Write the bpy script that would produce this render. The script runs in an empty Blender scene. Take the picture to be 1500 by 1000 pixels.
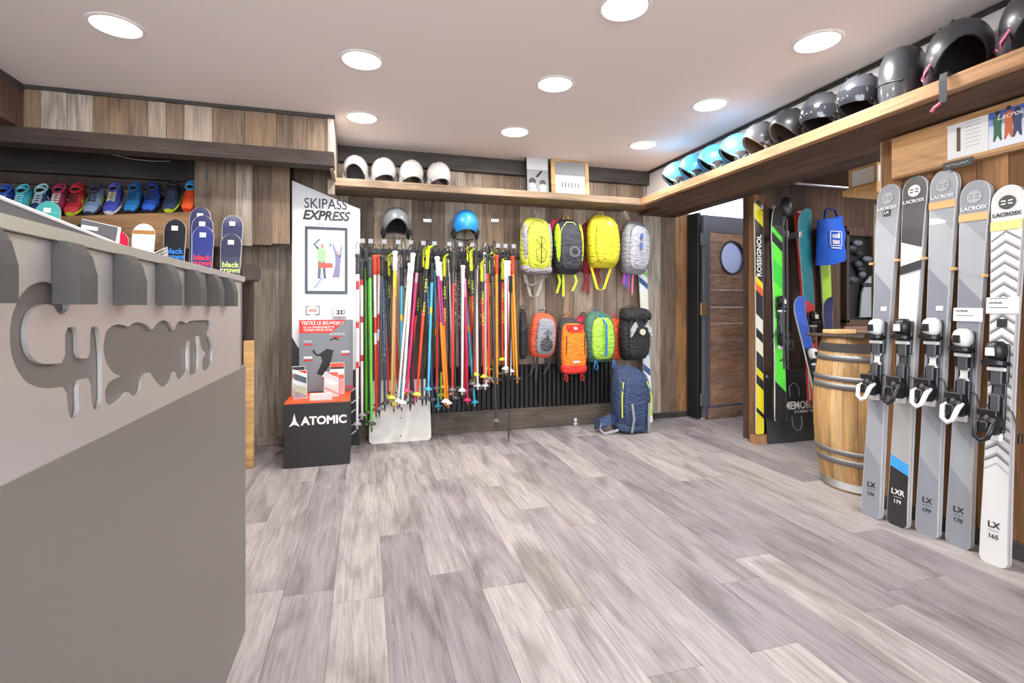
import bpy, bmesh, math, random
from mathutils import Vector, Matrix
random.seed(11)
PI = math.pi
sc = bpy.context.scene
col = sc.collection

# ------------------------------------------------------------------ camera / pixel maths
H = 1.08; F = 742.0; U0 = 750.0; V0 = 451.0
YAW = math.radians(16.3)
S_, C_ = math.sin(YAW), math.cos(YAW)
def ray(u, v):
    a = (u - U0) / F
    return Vector((S_ + a * C_, C_ - a * S_, -(v - V0) / F))
def on_y(u, v, y):
    r = ray(u, v); t = y / r.y; return Vector((r.x * t, y, H + r.z * t))
def on_x(u, v, x):
    r = ray(u, v); t = x / r.x; return Vector((x, r.y * t, H + r.z * t))
def on_z(u, v, z):
    r = ray(u, v); t = (z - H) / r.z; return Vector((r.x * t, r.y * t, z))
cd = bpy.data.cameras.new('camera'); cam = bpy.data.objects.new('camera', cd); col.objects.link(cam)
cam.location = (0, 0, H); cam.rotation_euler = (PI / 2, 0, -YAW)
cd.sensor_width = 36.0; cd.sensor_fit = 'HORIZONTAL'; cd.lens = F / 1500 * 36.0
cd.shift_y = -(500 - V0) / 1500.0
cd.clip_start = 0.02
sc.camera = cam
# ------------------------------------------------------------------ world, exposure
w = bpy.data.worlds.new('world'); sc.world = w; w.use_nodes = True
w.node_tree.nodes['Background'].inputs[0].default_value = (0.86, 0.92, 1.0, 1)
w.node_tree.nodes['Background'].inputs[1].default_value = 6.5
sc.view_settings.view_transform = 'Standard'; sc.view_settings.look = 'None'
sc.view_settings.gamma = 1.0; sc.view_settings.use_curve_mapping = False
sc.view_settings.exposure = 0.52
CEIL = 2.40
def area(name, loc, power, size, color=(1, .97, .94), rot=(0, 0, 0), spread=PI):
    l = bpy.data.lights.new(name, 'AREA'); l.shape = 'DISK'; l.size = size; l.energy = power; l.color = color; l.spread = spread
    o = bpy.data.objects.new(name, l); o.location = loc; o.rotation_euler = rot; col.objects.link(o); return o

# ------------------------------------------------------------------ materials
MATS = {}
def srgb(r, g, b):
    f = lambda c: (c / 255 / 12.92) if c / 255 <= .04045 else ((c / 255 + .055) / 1.055) ** 2.4
    return (f(r), f(g), f(b), 1)
def nodes_of(m):
    m.use_nodes = True; nt = m.node_tree
    return nt, nt.nodes, nt.links, nt.nodes['Principled BSDF']
def mat(key, rgb=None, rough=.5, metal=0, bump=0, bscale=200, emit=0, alpha=1, trans=0, coat=0):
    if key in MATS: return MATS[key]
    m = bpy.data.materials.new(key); nt, N, L, b = nodes_of(m)
    c = srgb(*rgb)
    b.inputs['Base Color'].default_value = c
    b.inputs['Roughness'].default_value = rough; b.inputs['Metallic'].default_value = metal
    if coat: b.inputs['Coat Weight'].default_value = coat
    if emit:
        b.inputs['Emission Color'].default_value = c; b.inputs['Emission Strength'].default_value = emit
    if trans: b.inputs['Transmission Weight'].default_value = trans
    if alpha < 1: b.inputs['Alpha'].default_value = alpha
    if bump:
        tc = N.new('ShaderNodeTexCoord'); nz = N.new('ShaderNodeTexNoise'); nz.inputs['Scale'].default_value = bscale
        bp = N.new('ShaderNodeBump'); bp.inputs['Strength'].default_value = bump; bp.inputs['Distance'].default_value = .004
        L.new(tc.outputs['Object'], nz.inputs['Vector']); L.new(nz.outputs[0], bp.inputs['Height']); L.new(bp.outputs[0], b.inputs['Normal'])
    MATS[key] = m; return m
def ramp(N, stops, interp='LINEAR'):
    r = N.new('ShaderNodeValToRGB'); r.color_ramp.interpolation = interp
    e = r.color_ramp.elements
    e[0].position = stops[0][0]; e[0].color = stops[0][1]
    e[1].position = stops[-1][0]; e[1].color = stops[-1][1]
    for p, c in stops[1:-1]:
        x = e.new(p); x.color = c
    return r
def wood(key, tones, axis='Z', rough=.75, grain=1.0, streak=.55, bump=.35, fine=60):
    """weathered boards: tone picked per plank (Object Info random), grain stretched along axis in world space"""
    m = bpy.data.materials.new(key); nt, N, L, b = nodes_of(m)
    geo = N.new('ShaderNodeNewGeometry'); oi = N.new('ShaderNodeObjectInfo')
    off = N.new('ShaderNodeVectorMath'); off.operation = 'SCALE'
    comb = N.new('ShaderNodeCombineXYZ')
    for i in range(3): L.new(oi.outputs['Random'], comb.inputs[i])
    L.new(comb.outputs[0], off.inputs[0]); off.inputs['Scale'].default_value = 37.0
    add = N.new('ShaderNodeVectorMath'); add.operation = 'ADD'
    L.new(geo.outputs['Position'], add.inputs[0]); L.new(off.outputs[0], add.inputs[1])
    mp = N.new('ShaderNodeMapping'); L.new(add.outputs[0], mp.inputs['Vector'])
    sl = .045
    mp.inputs['Scale'].default_value = {'Z': (1, 1, sl), 'Y': (1, sl, 1), 'X': (sl, 1, 1)}[axis]
    n1 = N.new('ShaderNodeTexNoise'); n1.inputs['Scale'].default_value = fine; n1.inputs['Detail'].default_value = 7; n1.inputs['Roughness'].default_value = .65
    n1.inputs['Distortion'].default_value = .6
    L.new(mp.outputs[0], n1.inputs['Vector'])
    mp2 = N.new('ShaderNodeMapping'); L.new(add.outputs[0], mp2.inputs['Vector'])
    mp2.inputs['Scale'].default_value = {'Z': (1, 1, .22), 'Y': (1, .22, 1), 'X': (.22, 1, 1)}[axis]
    n2 = N.new('ShaderNodeTexNoise'); n2.inputs['Scale'].default_value = 7; n2.inputs['Detail'].default_value = 4
    n2.inputs['Distortion'].default_value = 1.2
    L.new(mp2.outputs[0], n2.inputs['Vector'])
    k = len(tones)
    rp = ramp(N, [(i / k, srgb(*t)) for i, t in enumerate(tones)], 'CONSTANT')
    L.new(oi.outputs['Random'], rp.inputs[0])
    gr = ramp(N, [(.30, (1 - streak, 1 - streak, 1 - streak, 1)), (.48, (.9, .9, .9, 1)), (.70, (1.22, 1.2, 1.18, 1))])
    L.new(n1.outputs[0], gr.inputs[0])
    g2 = ramp(N, [(.30, (.62, .60, .58, 1)), (.5, (1, 1, 1, 1)), (.72, (1.22, 1.2, 1.18, 1))])
    L.new(n2.outputs[0], g2.inputs[0])
    mx = N.new('ShaderNodeMix'); mx.data_type = 'RGBA'; mx.blend_type = 'MULTIPLY'; mx.inputs['Factor'].default_value = grain
    L.new(rp.outputs[0], mx.inputs['A']); L.new(gr.outputs[0], mx.inputs['B'])
    my = N.new('ShaderNodeMix'); my.data_type = 'RGBA'; my.blend_type = 'MULTIPLY'; my.inputs['Factor'].default_value = grain
    L.new(mx.outputs['Result'], my.inputs['A']); L.new(g2.outputs[0], my.inputs['B'])
    L.new(my.outputs['Result'], b.inputs['Base Color'])
    b.inputs['Roughness'].default_value = rough
    bp = N.new('ShaderNodeBump'); bp.inputs['Strength'].default_value = bump; bp.inputs['Distance'].default_value = .003
    L.new(n1.outputs[0], bp.inputs['Height']); L.new(bp.outputs[0], b.inputs['Normal'])
    MATS[key] = m; return m
def print_mat(key, stops, length=1.0, kx=0.0, axis='Z', rough=.3, dots=None, coat=.4):
    """flat print along an object's own axis: constant bands; kx shears the bands with |x| (chevrons) or x"""
    m = bpy.data.materials.new(key); nt, N, L, b = nodes_of(m)
    tc = N.new('ShaderNodeTexCoord'); sp = N.new('ShaderNodeSeparateXYZ'); L.new(tc.outputs['Object'], sp.inputs[0])
    d = N.new('ShaderNodeMath'); d.operation = 'DIVIDE'; d.inputs[1].default_value = length
    if kx:
        q = N.new('ShaderNodeMath'); q.operation = 'MULTIPLY_ADD'; q.inputs[1].default_value = kx
        L.new(sp.outputs['X'], q.inputs[0]); L.new(sp.outputs[axis], q.inputs[2]); L.new(q.outputs[0], d.inputs[0])
    else: L.new(sp.outputs[axis], d.inputs[0])
    r = ramp(N, [(p, srgb(*c)) for p, c in stops], 'CONSTANT'); L.new(d.outputs[0], r.inputs[0])
    out = r.outputs[0]
    if dots:
        dc, sx, sz, lo, hi, thr = dots       # small repeated marks between two heights
        cm = N.new('ShaderNodeMapping'); L.new(tc.outputs['Object'], cm.inputs[0]); cm.inputs['Scale'].default_value = (sx, sx, sz)
        vz = N.new('ShaderNodeTexVoronoi'); vz.inputs['Scale'].default_value = 1; L.new(cm.outputs[0], vz.inputs['Vector'])
        lt = N.new('ShaderNodeMath'); lt.operation = 'LESS_THAN'; lt.inputs[1].default_value = thr; L.new(vz.outputs['Distance'], lt.inputs[0])
        a = N.new('ShaderNodeMath'); a.operation = 'GREATER_THAN'; a.inputs[1].default_value = lo; L.new(d.outputs[0], a.inputs[0])
        c = N.new('ShaderNodeMath'); c.operation = 'LESS_THAN'; c.inputs[1].default_value = hi; L.new(d.outputs[0], c.inputs[0])
        m1 = N.new('ShaderNodeMath'); m1.operation = 'MULTIPLY'; L.new(a.outputs[0], m1.inputs[0]); L.new(c.outputs[0], m1.inputs[1])
        m2 = N.new('ShaderNodeMath'); m2.operation = 'MULTIPLY'; L.new(m1.outputs[0], m2.inputs[0]); L.new(lt.outputs[0], m2.inputs[1])
        mx = N.new('ShaderNodeMix'); mx.data_type = 'RGBA'; L.new(m2.outputs[0], mx.inputs['Factor'])
        L.new(out, mx.inputs['A']); mx.inputs['B'].default_value = srgb(*dc); out = mx.outputs['Result']
    L.new(out, b.inputs['Base Color']); b.inputs['Roughness'].default_value = rough; b.inputs['Coat Weight'].default_value = coat
    MATS[key] = m; return m

# ------------------------------------------------------------------ mesh helpers
class MB:
    def __init__(s): s.v = []; s.f = []; s.sm = []
    def add(s, vs, fs, smooth=False):
        o = len(s.v); s.v += [tuple(p) for p in vs]
        s.f += [tuple(i + o for i in f) for f in fs]; s.sm += [smooth] * len(fs); return s
    def box(s, x0, x1, y0, y1, z0, z1):
        vs = [(x, y, z) for x in (x0, x1) for y in (y0, y1) for z in (z0, z1)]
        return s.add(vs, [(0, 1, 3, 2), (4, 6, 7, 5), (0, 4, 5, 1), (2, 3, 7, 6), (0, 2, 6, 4), (1, 5, 7, 3)])
    def cbox(s, x0, x1, y0, y1, z0, z1, c=.004):
        bm = bmesh.new()
        for x, sx in ((x0, 1), (x1, -1)):
            for y, sy in ((y0, 1), (y1, -1)):
                for z, sz in ((z0, 1), (z1, -1)):
                    bm.verts.new((x, y + sy * c, z + sz * c)); bm.verts.new((x + sx * c, y, z + sz * c)); bm.verts.new((x + sx * c, y + sy * c, z))
        bmesh.ops.convex_hull(bm, input=bm.verts)
        bm.verts.index_update()
        s.add([v.co[:] for v in bm.verts], [tuple(v.index for v in f.verts) for f in bm.faces]); bm.free(); return s
    def loft(s, rings, caps=True, smooth=True, closed=True):
        n = len(rings[0]); vs = [p for r in rings for p in r]; fs = []
        for i in range(len(rings) - 1):
            for j in range(n if closed else n - 1):
                k = (j + 1) % n
                fs.append((i * n + j, i * n + k, (i + 1) * n + k, (i + 1) * n + j))
        s.add(vs, fs, smooth)
        if caps:
            s.add(rings[0], [tuple(range(n))][0:1] if n else [], False); s.add(rings[-1], [tuple(range(n - 1, -1, -1))], False)
        return s
    def tube(s, path, r, seg=8, caps=True):
        path = [Vector(p) for p in path]; rs = r if isinstance(r, (list, tuple)) else [r] * len(path)
        rings = []; prev = None
        for i, p in enumerate(path):
            t = (path[min(i + 1, len(path) - 1)] - path[max(i - 1, 0)]).normalized()
            a = Vector((0, 0, 1)) if abs(t.z) < .9 else Vector((1, 0, 0))
            if prev is not None and prev.cross(t).length > .05:
                n = (prev - t * prev.dot(t)).normalized()
            else: n = t.cross(a).normalized()
            prev = n; bb = t.cross(n)
            rings.append([p + (n * math.cos(2 * PI * j / seg) + bb * math.sin(2 * PI * j / seg)) * rs[i] for j in range(seg)])
        return s.loft(rings, caps)
    def ribbon(s, path, wv, th):
        path = [Vector(p) for p in path]; wv = Vector(wv); rings = []
        for i, p in enumerate(path):
            t = (path[min(i + 1, len(path) - 1)] - path[max(i - 1, 0)]).normalized()
            n = t.cross(wv)
            n = n.normalized() * th / 2 if n.length > 1e-6 else Vector((0, th / 2, 0))
            h = wv / 2
            rings.append([p - h - n, p + h - n, p + h + n, p - h + n])
        return s.loft(rings, True, False)
    def lathe(s, prof, seg=24, center=(0, 0), caps=True):
        rings = [[(center[0] + r * math.cos(2 * PI * j / seg), center[1] + r * math.sin(2 * PI * j / seg), z) for j in range(seg)] for r, z in prof]
        return s.loft(rings, caps)
    def prism(s, pts, a, b, plane='XZ'):
        """extrude a simple polygon between a and b along the third axis"""
        if plane == 'XZ': f = lambda p, t: (p[0], t, p[1])
        elif plane == 'XY': f = lambda p, t: (p[0], p[1], t)
        else: f = lambda p, t: (t, p[0], p[1])
        n = len(pts)
        s.add([f(p, a) for p in pts] + [f(p, b) for p in pts],
              [tuple(range(n)), tuple(range(2 * n - 1, n - 1, -1))] + [(i, i + n, (i + 1) % n + n, (i + 1) % n) for i in range(n)])
        return s
    def ell(s, c, r, nu=14, nv=9, e=1.0):
        sg = lambda x: math.copysign(abs(x) ** e, x)
        rings = []
        for i in range(nv + 1):
            a = -PI / 2 + PI * i / nv; ca = max(math.cos(a), .02)
            rings.append([(c[0] + r[0] * sg(math.cos(2 * PI * j / nu)) * ca ** e, c[1] + r[1] * sg(math.sin(2 * PI * j / nu)) * ca ** e, c[2] + r[2] * sg(math.sin(a))) for j in range(nu)])
        return s.loft(rings)
    def mesh(s, name):
        me = bpy.data.meshes.new(name); me.from_pydata(s.v, [], s.f)
        bm = bmesh.new(); bm.from_mesh(me)
        sm = {i: v for i, v in enumerate(s.sm)}
        bmesh.ops.recalc_face_normals(bm, faces=bm.faces); bm.to_mesh(me); bm.free()
        me.polygons.foreach_set('use_smooth', s.sm); me.update(); return me
    def build(s, name, m, parent=None, label=None):
        return mobj(name, s.mesh(name), m, parent, label)
def mobj(name, me, m, parent=None, label=None):
    o = bpy.data.objects.new(name, me); col.objects.link(o)
    if m is not None and not me.materials: me.materials.append(m)
    if parent is not None: o.parent = parent
    if label: o['label'] = label
    return o
def tag(o, label, cat, group=None):
    o['label'] = label; o['category'] = cat
    if group: o['group'] = group
    return o
def thing(name, label, cat, loc=(0, 0, 0), group=None, rz=0, mw=None):
    o = bpy.data.objects.new(name, None); o.empty_display_size = .05; col.objects.link(o)
    if mw is not None: o.matrix_world = mw
    else: o.location = loc; o.rotation_euler = (0, 0, rz)
    return tag(o, label, cat, group)
def struct(o, label=None, cat=None):
    o['kind'] = 'structure'
    if label: o['label'] = label
    if cat: o['category'] = cat
    return o
def frame(bot, top, right):
    """matrix: local z runs bottom to top, local x towards right, local -y is the front"""
    bot = Vector(bot); z = (Vector(top) - bot).normalized(); x = Vector(right); x = (x - z * x.dot(z)).normalized(); y = z.cross(x)
    m = Matrix((x, y, z)).transposed().to_4x4(); m.translation = bot; return m
UNIT = {}
def unit_box():
    if 'b' not in UNIT: UNIT['b'] = MB().cbox(-.5, .5, -.5, .5, -.5, .5, .012).mesh('plank')
    return UNIT['b']
def plank(name, c, s, m, parent):
    """one board as an object of its own (shared unit mesh, own material slot on the object)"""
    o = bpy.data.objects.new(name, unit_box_for(m)); col.objects.link(o); o.location = c; o.scale = s
    o.parent = parent; return o
def unit_box_for(m):
    k = m.name
    if k not in UNIT:
        me = MB().cbox(-.5, .5, -.5, .5, -.5, .5, .008).mesh('plank'); me.materials.append(m); UNIT[k] = me
    return UNIT[k]
def text(body, size, m, parent, loc, rot=(PI / 2, 0, 0), name='lettering', ext=.0008, bold=0, shear=0, align='CENTER', sx=1):
    cu = bpy.data.curves.new('t', 'FONT'); cu.body = body; cu.size = size; cu.extrude = ext; cu.offset = bold; cu.shear = shear
    cu.align_x = align; cu.align_y = 'CENTER'; cu.resolution_u = 3
    t = bpy.data.objects.new('t', cu); col.objects.link(t)
    dg = bpy.context.evaluated_depsgraph_get()
    me = bpy.data.meshes.new_from_object(t.evaluated_get(dg)); bpy.data.objects.remove(t)
    me.materials.clear(); o = mobj(name, me, m, parent); o.location = loc; o.rotation_euler = rot; o.scale = (sx, 1, 1)
    return o
def curve_plate(splines, ext):
    """flat plate with holes: even-odd filled 2D curve, returned as a mesh in its XY plane"""
    cu = bpy.data.curves.new('c', 'CURVE'); cu.dimensions = '2D'; cu.fill_mode = 'BOTH'; cu.extrude = ext
    for pts in splines:
        sp = cu.splines.new('POLY'); sp.points.add(len(pts) - 1)
        for i, p in enumerate(pts): sp.points[i].co = (p[0], p[1], 0, 1)
        sp.use_cyclic_u = True
    t = bpy.data.objects.new('c', cu); col.objects.link(t)
    dg = bpy.context.evaluated_depsgraph_get()
    me = bpy.data.meshes.new_from_object(t.evaluated_get(dg)); bpy.data.objects.remove(t); return me

# shared materials
BLACK = mat('black_plastic', (28, 28, 30), .4); DARK = mat('dark_grey', (58, 58, 62), .5); WHITE = mat('white_gloss', (235, 235, 235), .3)
GREY = mat('mid_grey', (135, 136, 140), .5); STEEL = mat('steel', (190, 190, 192), .3, .9); PAPER = mat('paper', (238, 238, 236), .7)
FOAM = mat('black_foam', (40, 40, 42), .9, bump=.3); STRAP = mat('black_webbing', (36, 36, 38), .8, bump=.3, bscale=600)
RED = mat('red_print', (214, 44, 40), .5); ORANGE = mat('orange_print', (240, 84, 30), .5)
W_WALL = wood('weathered_wall_boards', [(140, 122, 104), (160, 144, 126), (116, 98, 82), (172, 160, 146), (128, 112, 98), (146, 124, 102), (104, 90, 78)], 'Z')
W_SOFFIT = wood('weathered_soffit_boards', [(150, 128, 108), (168, 152, 136), (128, 108, 90), (140, 116, 92), (178, 166, 152)], 'Z')
W_WARM = wood('warm_wall_boards', [(158, 116, 74), (140, 100, 62), (170, 130, 86), (128, 90, 56), (165, 122, 80)], 'Z')
W_GREYW = wood('grey_boards', [(160, 148, 132), (146, 134, 118), (136, 122, 106)], 'Z')
W_BEAM = wood('dark_beam', [(74, 60, 52), (66, 54, 48)], 'X')
W_BEAMY = wood('dark_soffit_boards', [(92, 68, 54), (78, 58, 46), (102, 76, 58)], 'Y')
W_BLACK = wood('blackened_beam', [(62, 58, 56), (70, 65, 62)], 'X')
W_SHELF = wood('old_shelf_board', [(146, 124, 102), (138, 116, 94)], 'X')
W_SHELFY = wood('light_shelf_board', [(184, 144, 104), (176, 136, 98)], 'Y')
W_DOOR = wood('door_boards', [(168, 134, 112), (146, 120, 104), (182, 140, 110), (152, 124, 106), (172, 138, 114)], 'X')
W_PINE = wood('pine', [(222, 178, 120), (212, 168, 110)], 'X', streak=.2, bump=.1)
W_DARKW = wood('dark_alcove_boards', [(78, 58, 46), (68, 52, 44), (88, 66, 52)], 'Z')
W_FLOOR = wood('grey_vinyl_planks', [(160, 153, 153), (150, 143, 145), (168, 161, 160), (140, 133, 137), (157, 150, 151), (164, 157, 157)], 'Y', rough=.5, streak=.38, bump=.06, fine=95)
W_BARREL = wood('barrel_oak', [(200, 162, 110), (192, 152, 100), (208, 172, 122), (186, 146, 96)], 'Z', streak=.28, bump=.12, rough=.6)
PLASTER = mat('ceiling_paint', (238, 228, 224), .8, bump=.04, bscale=80); WPAINT = mat('white_paint', (232, 230, 230), .7)
BRUSHED = mat('brushed_aluminium', (206, 204, 202), .36, .55, bump=.05, bscale=300)

# ------------------------------------------------------------------ setting
Y_B = 4.40; X_R = 2.70; X_UP = 2.655
fl = struct(MB().box(-3.2, 5.2, -2.6, 6.2, -.06, -.004).build('floor', W_FLOOR))
pw, pl = .182, 1.28
i = 0; x = -1.02
while x < 4.3:
    y = .15 - random.random() * pl
    while y < 4.4:
        y1 = min(y + pl, 4.42)
        if y1 > .2 and y1 - y > .02 and not (x > 3.0 and y1 < 1.9):
            plank('floor_plank', (x + pw / 2, (y + y1) / 2, -.003), (pw - .0012, y1 - y - .0012, .006), W_FLOOR, fl)
        y += pl
    x += pw
ce = struct(MB().box(-3.2, 2.72, -2.6, 4.6, CEIL, CEIL + .1).build('ceiling', PLASTER))
# back wall with its boards
wb = struct(MB().box(-3.2, 3.14, Y_B + .01, Y_B + .12, 0, 2.6).build('wall_back', W_DARKW))
x = -3.1
rw = random.Random(5)
while x < 3.1:
    wd = rw.choice([.11, .14, .17, .2]); x1 = min(x + wd, 3.12)
    if x1 - x > .03:
        m = W_WALL if x < 2.62 else (W_WARM if rw.random() < .6 else W_WALL)
        plank('wall_board', ((x + x1) / 2, Y_B - .003 + rw.uniform(-.005, .005), 1.2), (x1 - x - .003, .026, 2.4), m, wb)
    x = x1
o = struct(MB().cbox(-.2, 2.655, 4.33, 4.385, 2.27, 2.4).build('trim_1', W_BLACK))          # blackened beam under the ceiling
o = struct(MB().cbox(.50, 2.30, 4.315, 4.385, 0, .185).build('baseboard_back', wood('plinth_board', [(96, 88, 80), (104, 96, 88)], 'X')))
o = struct(MB().cbox(2.66, 3.10, 4.35, 4.384, 0, .05).build('baseboard_corner', W_BLACK))
o = struct(MB().cbox(-1.0, -.53, 4.35, 4.384, 0, .06).build('baseboard_left', W_GREYW))
for xx, ww in ((-.80, .26), (-.58, .13)): plank('wall_board', (xx, 4.375, .80), (ww, .02, 1.52), W_GREYW, wb)
# white wall above the right-hand shelf, with the dark ceiling trim
struct(MB().box(X_UP, 2.95, -2.6, 4.40, 2.05, CEIL).build('wall_right_upper', WPAINT))
struct(MB().box(X_UP - .02, X_UP, -2.6, 4.33, CEIL - .022, CEIL).build('trim_2', W_BLACK))
# right wall with the ski display
wr = struct(MB().box(X_R + .015, X_R + .14, -2.6, 2.08, 0, 2.0).build('wall_right', W_WARM))
y = 2.08; rw = random.Random(8)
while y > -.2:
    wd = rw.choice([.12, .15, .18]); y0 = y - wd
    plank('wall_board', (X_R + .008 + rw.uniform(-.003, .003), (y + y0) / 2, 1.0), (.022, wd - .003, 2.0), W_WARM, wr); y = y0
struct(MB().cbox(X_R - .018, X_R, -.2, 2.07, 0, .075).build('baseboard_right', W_BLACK))
struct(MB().cbox(X_R + .0, X_R + .14, 2.081, 2.086, 0, 1.99, .001).build('trim_3', WPAINT))
# soffit box at upper left
so = struct(MB().box(-3.2, -.235, 3.715, 4.39, 2.32, 2.395).build('soffit', W_DARKW))
x = -3.1; rw = random.Random(3)
while x < -.21:
    wd = rw.choice([.10, .13, .16, .19]); x1 = min(x + wd, -.2)
    if x1 - x > .03: plank('soffit_board', ((x + x1) / 2, 3.70 + rw.uniform(-.004, .004), 2.265), (x1 - x - .003, .026, .25), W_SOFFIT, so)
    x = x1
plank('soffit_board', (-.213, 4.05, 2.2), (.024, .66, .33), W_GREYW, so)
plank('soffit_trim', (-1.65, 3.68, 2.388), (2.92, .016, .022), W_BLACK, so)
plank('soffit_lip', (-1.67, 3.715, 2.095), (2.95, .13, .095), W_BEAM, so)
ws = struct(MB().box(-3.2, -1.93, .2, 3.68, 2.14, 2.399).build('soffit_side', W_DARKW))
struct(MB().box(-1.95, -1.925, .2, 3.68, 2.36, 2.399).build('trim_4', W_BLACK))
# enclosing walls that the frame does not show, opening added behind the camera to admit world light
struct(MB().box(-3.3, -3.2, -2.6, 4.6, 0, 2.6).build('wall_left', W_WALL))
wf = struct(MB().box(-3.3, -2.4, -2.7, -2.6, 0, 2.6).box(2.0, 2.8, -2.7, -2.6, 0, 2.6).box(-2.4, 2.0, -2.7, -2.6, 0, .4).box(-2.4, 2.0, -2.7, -2.6, 2.3, 2.6).build('wall_front', WPAINT))
# passage and alcove beyond the opening on the right
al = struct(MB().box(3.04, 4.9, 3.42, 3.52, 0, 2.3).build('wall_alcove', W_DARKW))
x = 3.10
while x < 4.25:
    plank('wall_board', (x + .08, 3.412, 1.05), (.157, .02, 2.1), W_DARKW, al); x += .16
struct(MB().box(4.9, 5.0, -.2, 6.2, 0, 2.6).build('wall_alcove_side', WPAINT))
struct(MB().box(3.0, 5.0, 5.3, 5.4, 0, 2.9).build('wall_passage', mat('passage_paint', (212, 212, 226), .7)))
struct(MB().box(2.95, 5.0, 3.3, 6.2, 2.6, 2.7).build('ceiling_passage', WPAINT))
struct(MB().box(2.95, 5.0, -.2, 3.42, 2.12, 2.2).build('ceiling_alcove', W_BEAMY))
struct(MB().box(3.12, 3.16, 4.41, 5.3, 0, 2.9).build('wall_passage_side', WPAINT))
pi_ = struct(MB().cbox(2.99, 3.09, 3.34, 3.40, .0, 1.99, .003).build('pillar', W_WARM))
plank('pillar_foot', (3.035, 3.33, .035), (.13, .06, .07), W_WARM, pi_)
# shelves along back and right walls: board things
sb = MB().cbox(-.25, 2.372, 4.02, 4.372, 2.0, 2.06, .004).build('wall_shelf', W_SHELF)
tag(sb, 'old wooden wall shelf carrying white helmets and two picture frames', 'shelf')
plank('bracket', (-.235, 4.04, 1.985), (.05, .06, .11), W_GREYW, sb)
sr = thing('wall_shelf', 'long pale-edged wooden shelf carrying the blue and black helmets', 'shelf', (2.37, 0, 1.995))
MB().cbox(0, .05, -1.2, 4.02, 0, .065, .004).build('edge_board', W_SHELFY, sr)
MB().cbox(.05, .285, -1.2, 4.38, .02, .06, .004).build('shelf_board', W_SHELFY, sr)
for k, (a, b_) in enumerate(((.052, .20), (.202, .33), (.332, .46), (.462, .60))):
    MB().box(a, b_, -1.2, 4.02 if a < .2 else 4.38, -.012 - .002 * k, .018).build('soffit_plank', W_BEAMY, sr)
# ------------------------------------------------------------------ downlights
LENS = mat('lit_lens', (255, 250, 242), .5, emit=6.0); RIM = mat('lamp_rim', (232, 228, 224), .4)
def downlight(x, y, label, power=9.5):
    t = thing('ceiling_downlight', label, 'ceiling light', (x, y, CEIL), 'recessed downlights in the ceiling')
    MB().lathe([(.098, -.004), (.098, -.001)], 28).build('lens', LENS, t)
    MB().lathe([(.098, -.001), (.1, -.007), (.112, -.006), (.118, 0.0)], 28, caps=False).build('rim', RIM, t)
    l = area('lamp', (0, 0, -.012), power, .19); l.parent = t
LT = [(170, 38, 'round recessed downlight nearest the counter side of the ceiling'), (530, 88, 'round recessed downlight in the middle of the ceiling before the kiosk'),
      (530, 172, 'round recessed downlight close to the end of the boarded soffit'), (813, 123, 'round recessed downlight over the middle of the open floor'),
      (754, 193, 'round recessed downlight above the ski pole rack'), (915, 10, 'round recessed downlight over the near floor, halfway across the ceiling'),
      (1197, 61, 'round recessed downlight opposite the row of black helmets'), (1040, 153, 'round recessed downlight opposite the blue helmets'),
      (942, 212, 'round recessed downlight by the back corner near the picture frames')]
for u, v, lb in LT:
    p = on_z(u, v, CEIL); downlight(p.x, p.y, lb)
for x, y in ((-1.2, .4), (.3, -.9), (1.7, -.6), (-1.6, -1.4)):  # unseen fill fittings added behind the camera to brighten the room
    downlight(x, y, 'added unseen fill downlight behind the camera')
area('alcove_lamp', (3.9, 2.6, 2.1), 8, .3); area('passage_lamp', (4.0, 4.9, 2.55), 34, .4, (.85, .9, 1))

# ------------------------------------------------------------------ counter with cut-out sign
XC = -.385; YE = 1.90
def cp(cx, cy):                     # sign outline traced on the counter's front plane
    p = on_x(cx / 2.38, 300 + cy / 2.38, XC); return (p.y, p.z)
cn = thing('service_counter', 'long grey service counter with brushed metal sign panel along its front', 'counter', (XC, 1.0, 0))
def cbuild(mb, name, m, **k):
    o = mb.build(name, m, cn, **k); o.location = (-XC, -1.0, 0); return o
BASE = mat('counter_laminate', (122, 118, 114), .42)
def slab(x_front, y_end, r, z0, z1, y0=-1.2, depth=.62):
    pts = [(x_front, y0)] + [(x_front - r + r * math.cos(a), y_end - r + r * math.sin(a)) for a in [i * PI / 20 for i in range(11)]] + [(x_front - depth, y_end), (x_front - depth, y0)]
    return MB().prism(pts, z0, z1, 'XY')
b = slab(XC + .004, YE + .045, .07, .0, .885); cbuild(b, 'base_panel', BASE)
cbuild(slab(XC - .0034, YE - .01, .06, .885, 1.165), 'sign_backing', mat('sign_backing_grey', (112, 108, 104), .5))
CH = [(225, 345), (228, 365), (205, 385), (188, 370), (178, 350), (150, 345), (120, 355), (95, 380), (82, 425), (83, 480), (95, 520), (115, 545), (150, 556), (218, 550), (218, 428), (262, 425), (264, 536), (306, 534), (306, 425), (335, 424), (342, 470), (347, 540), (347, 708), (315, 718), (307, 602), (264, 614), (268, 738), (232, 748), (222, 634), (160, 640), (120, 636), (80, 618), (48, 575), (28, 520), (22, 450), (32, 380), (60, 315), (95, 280), (135, 266), (180, 272), (215, 300)]
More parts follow.
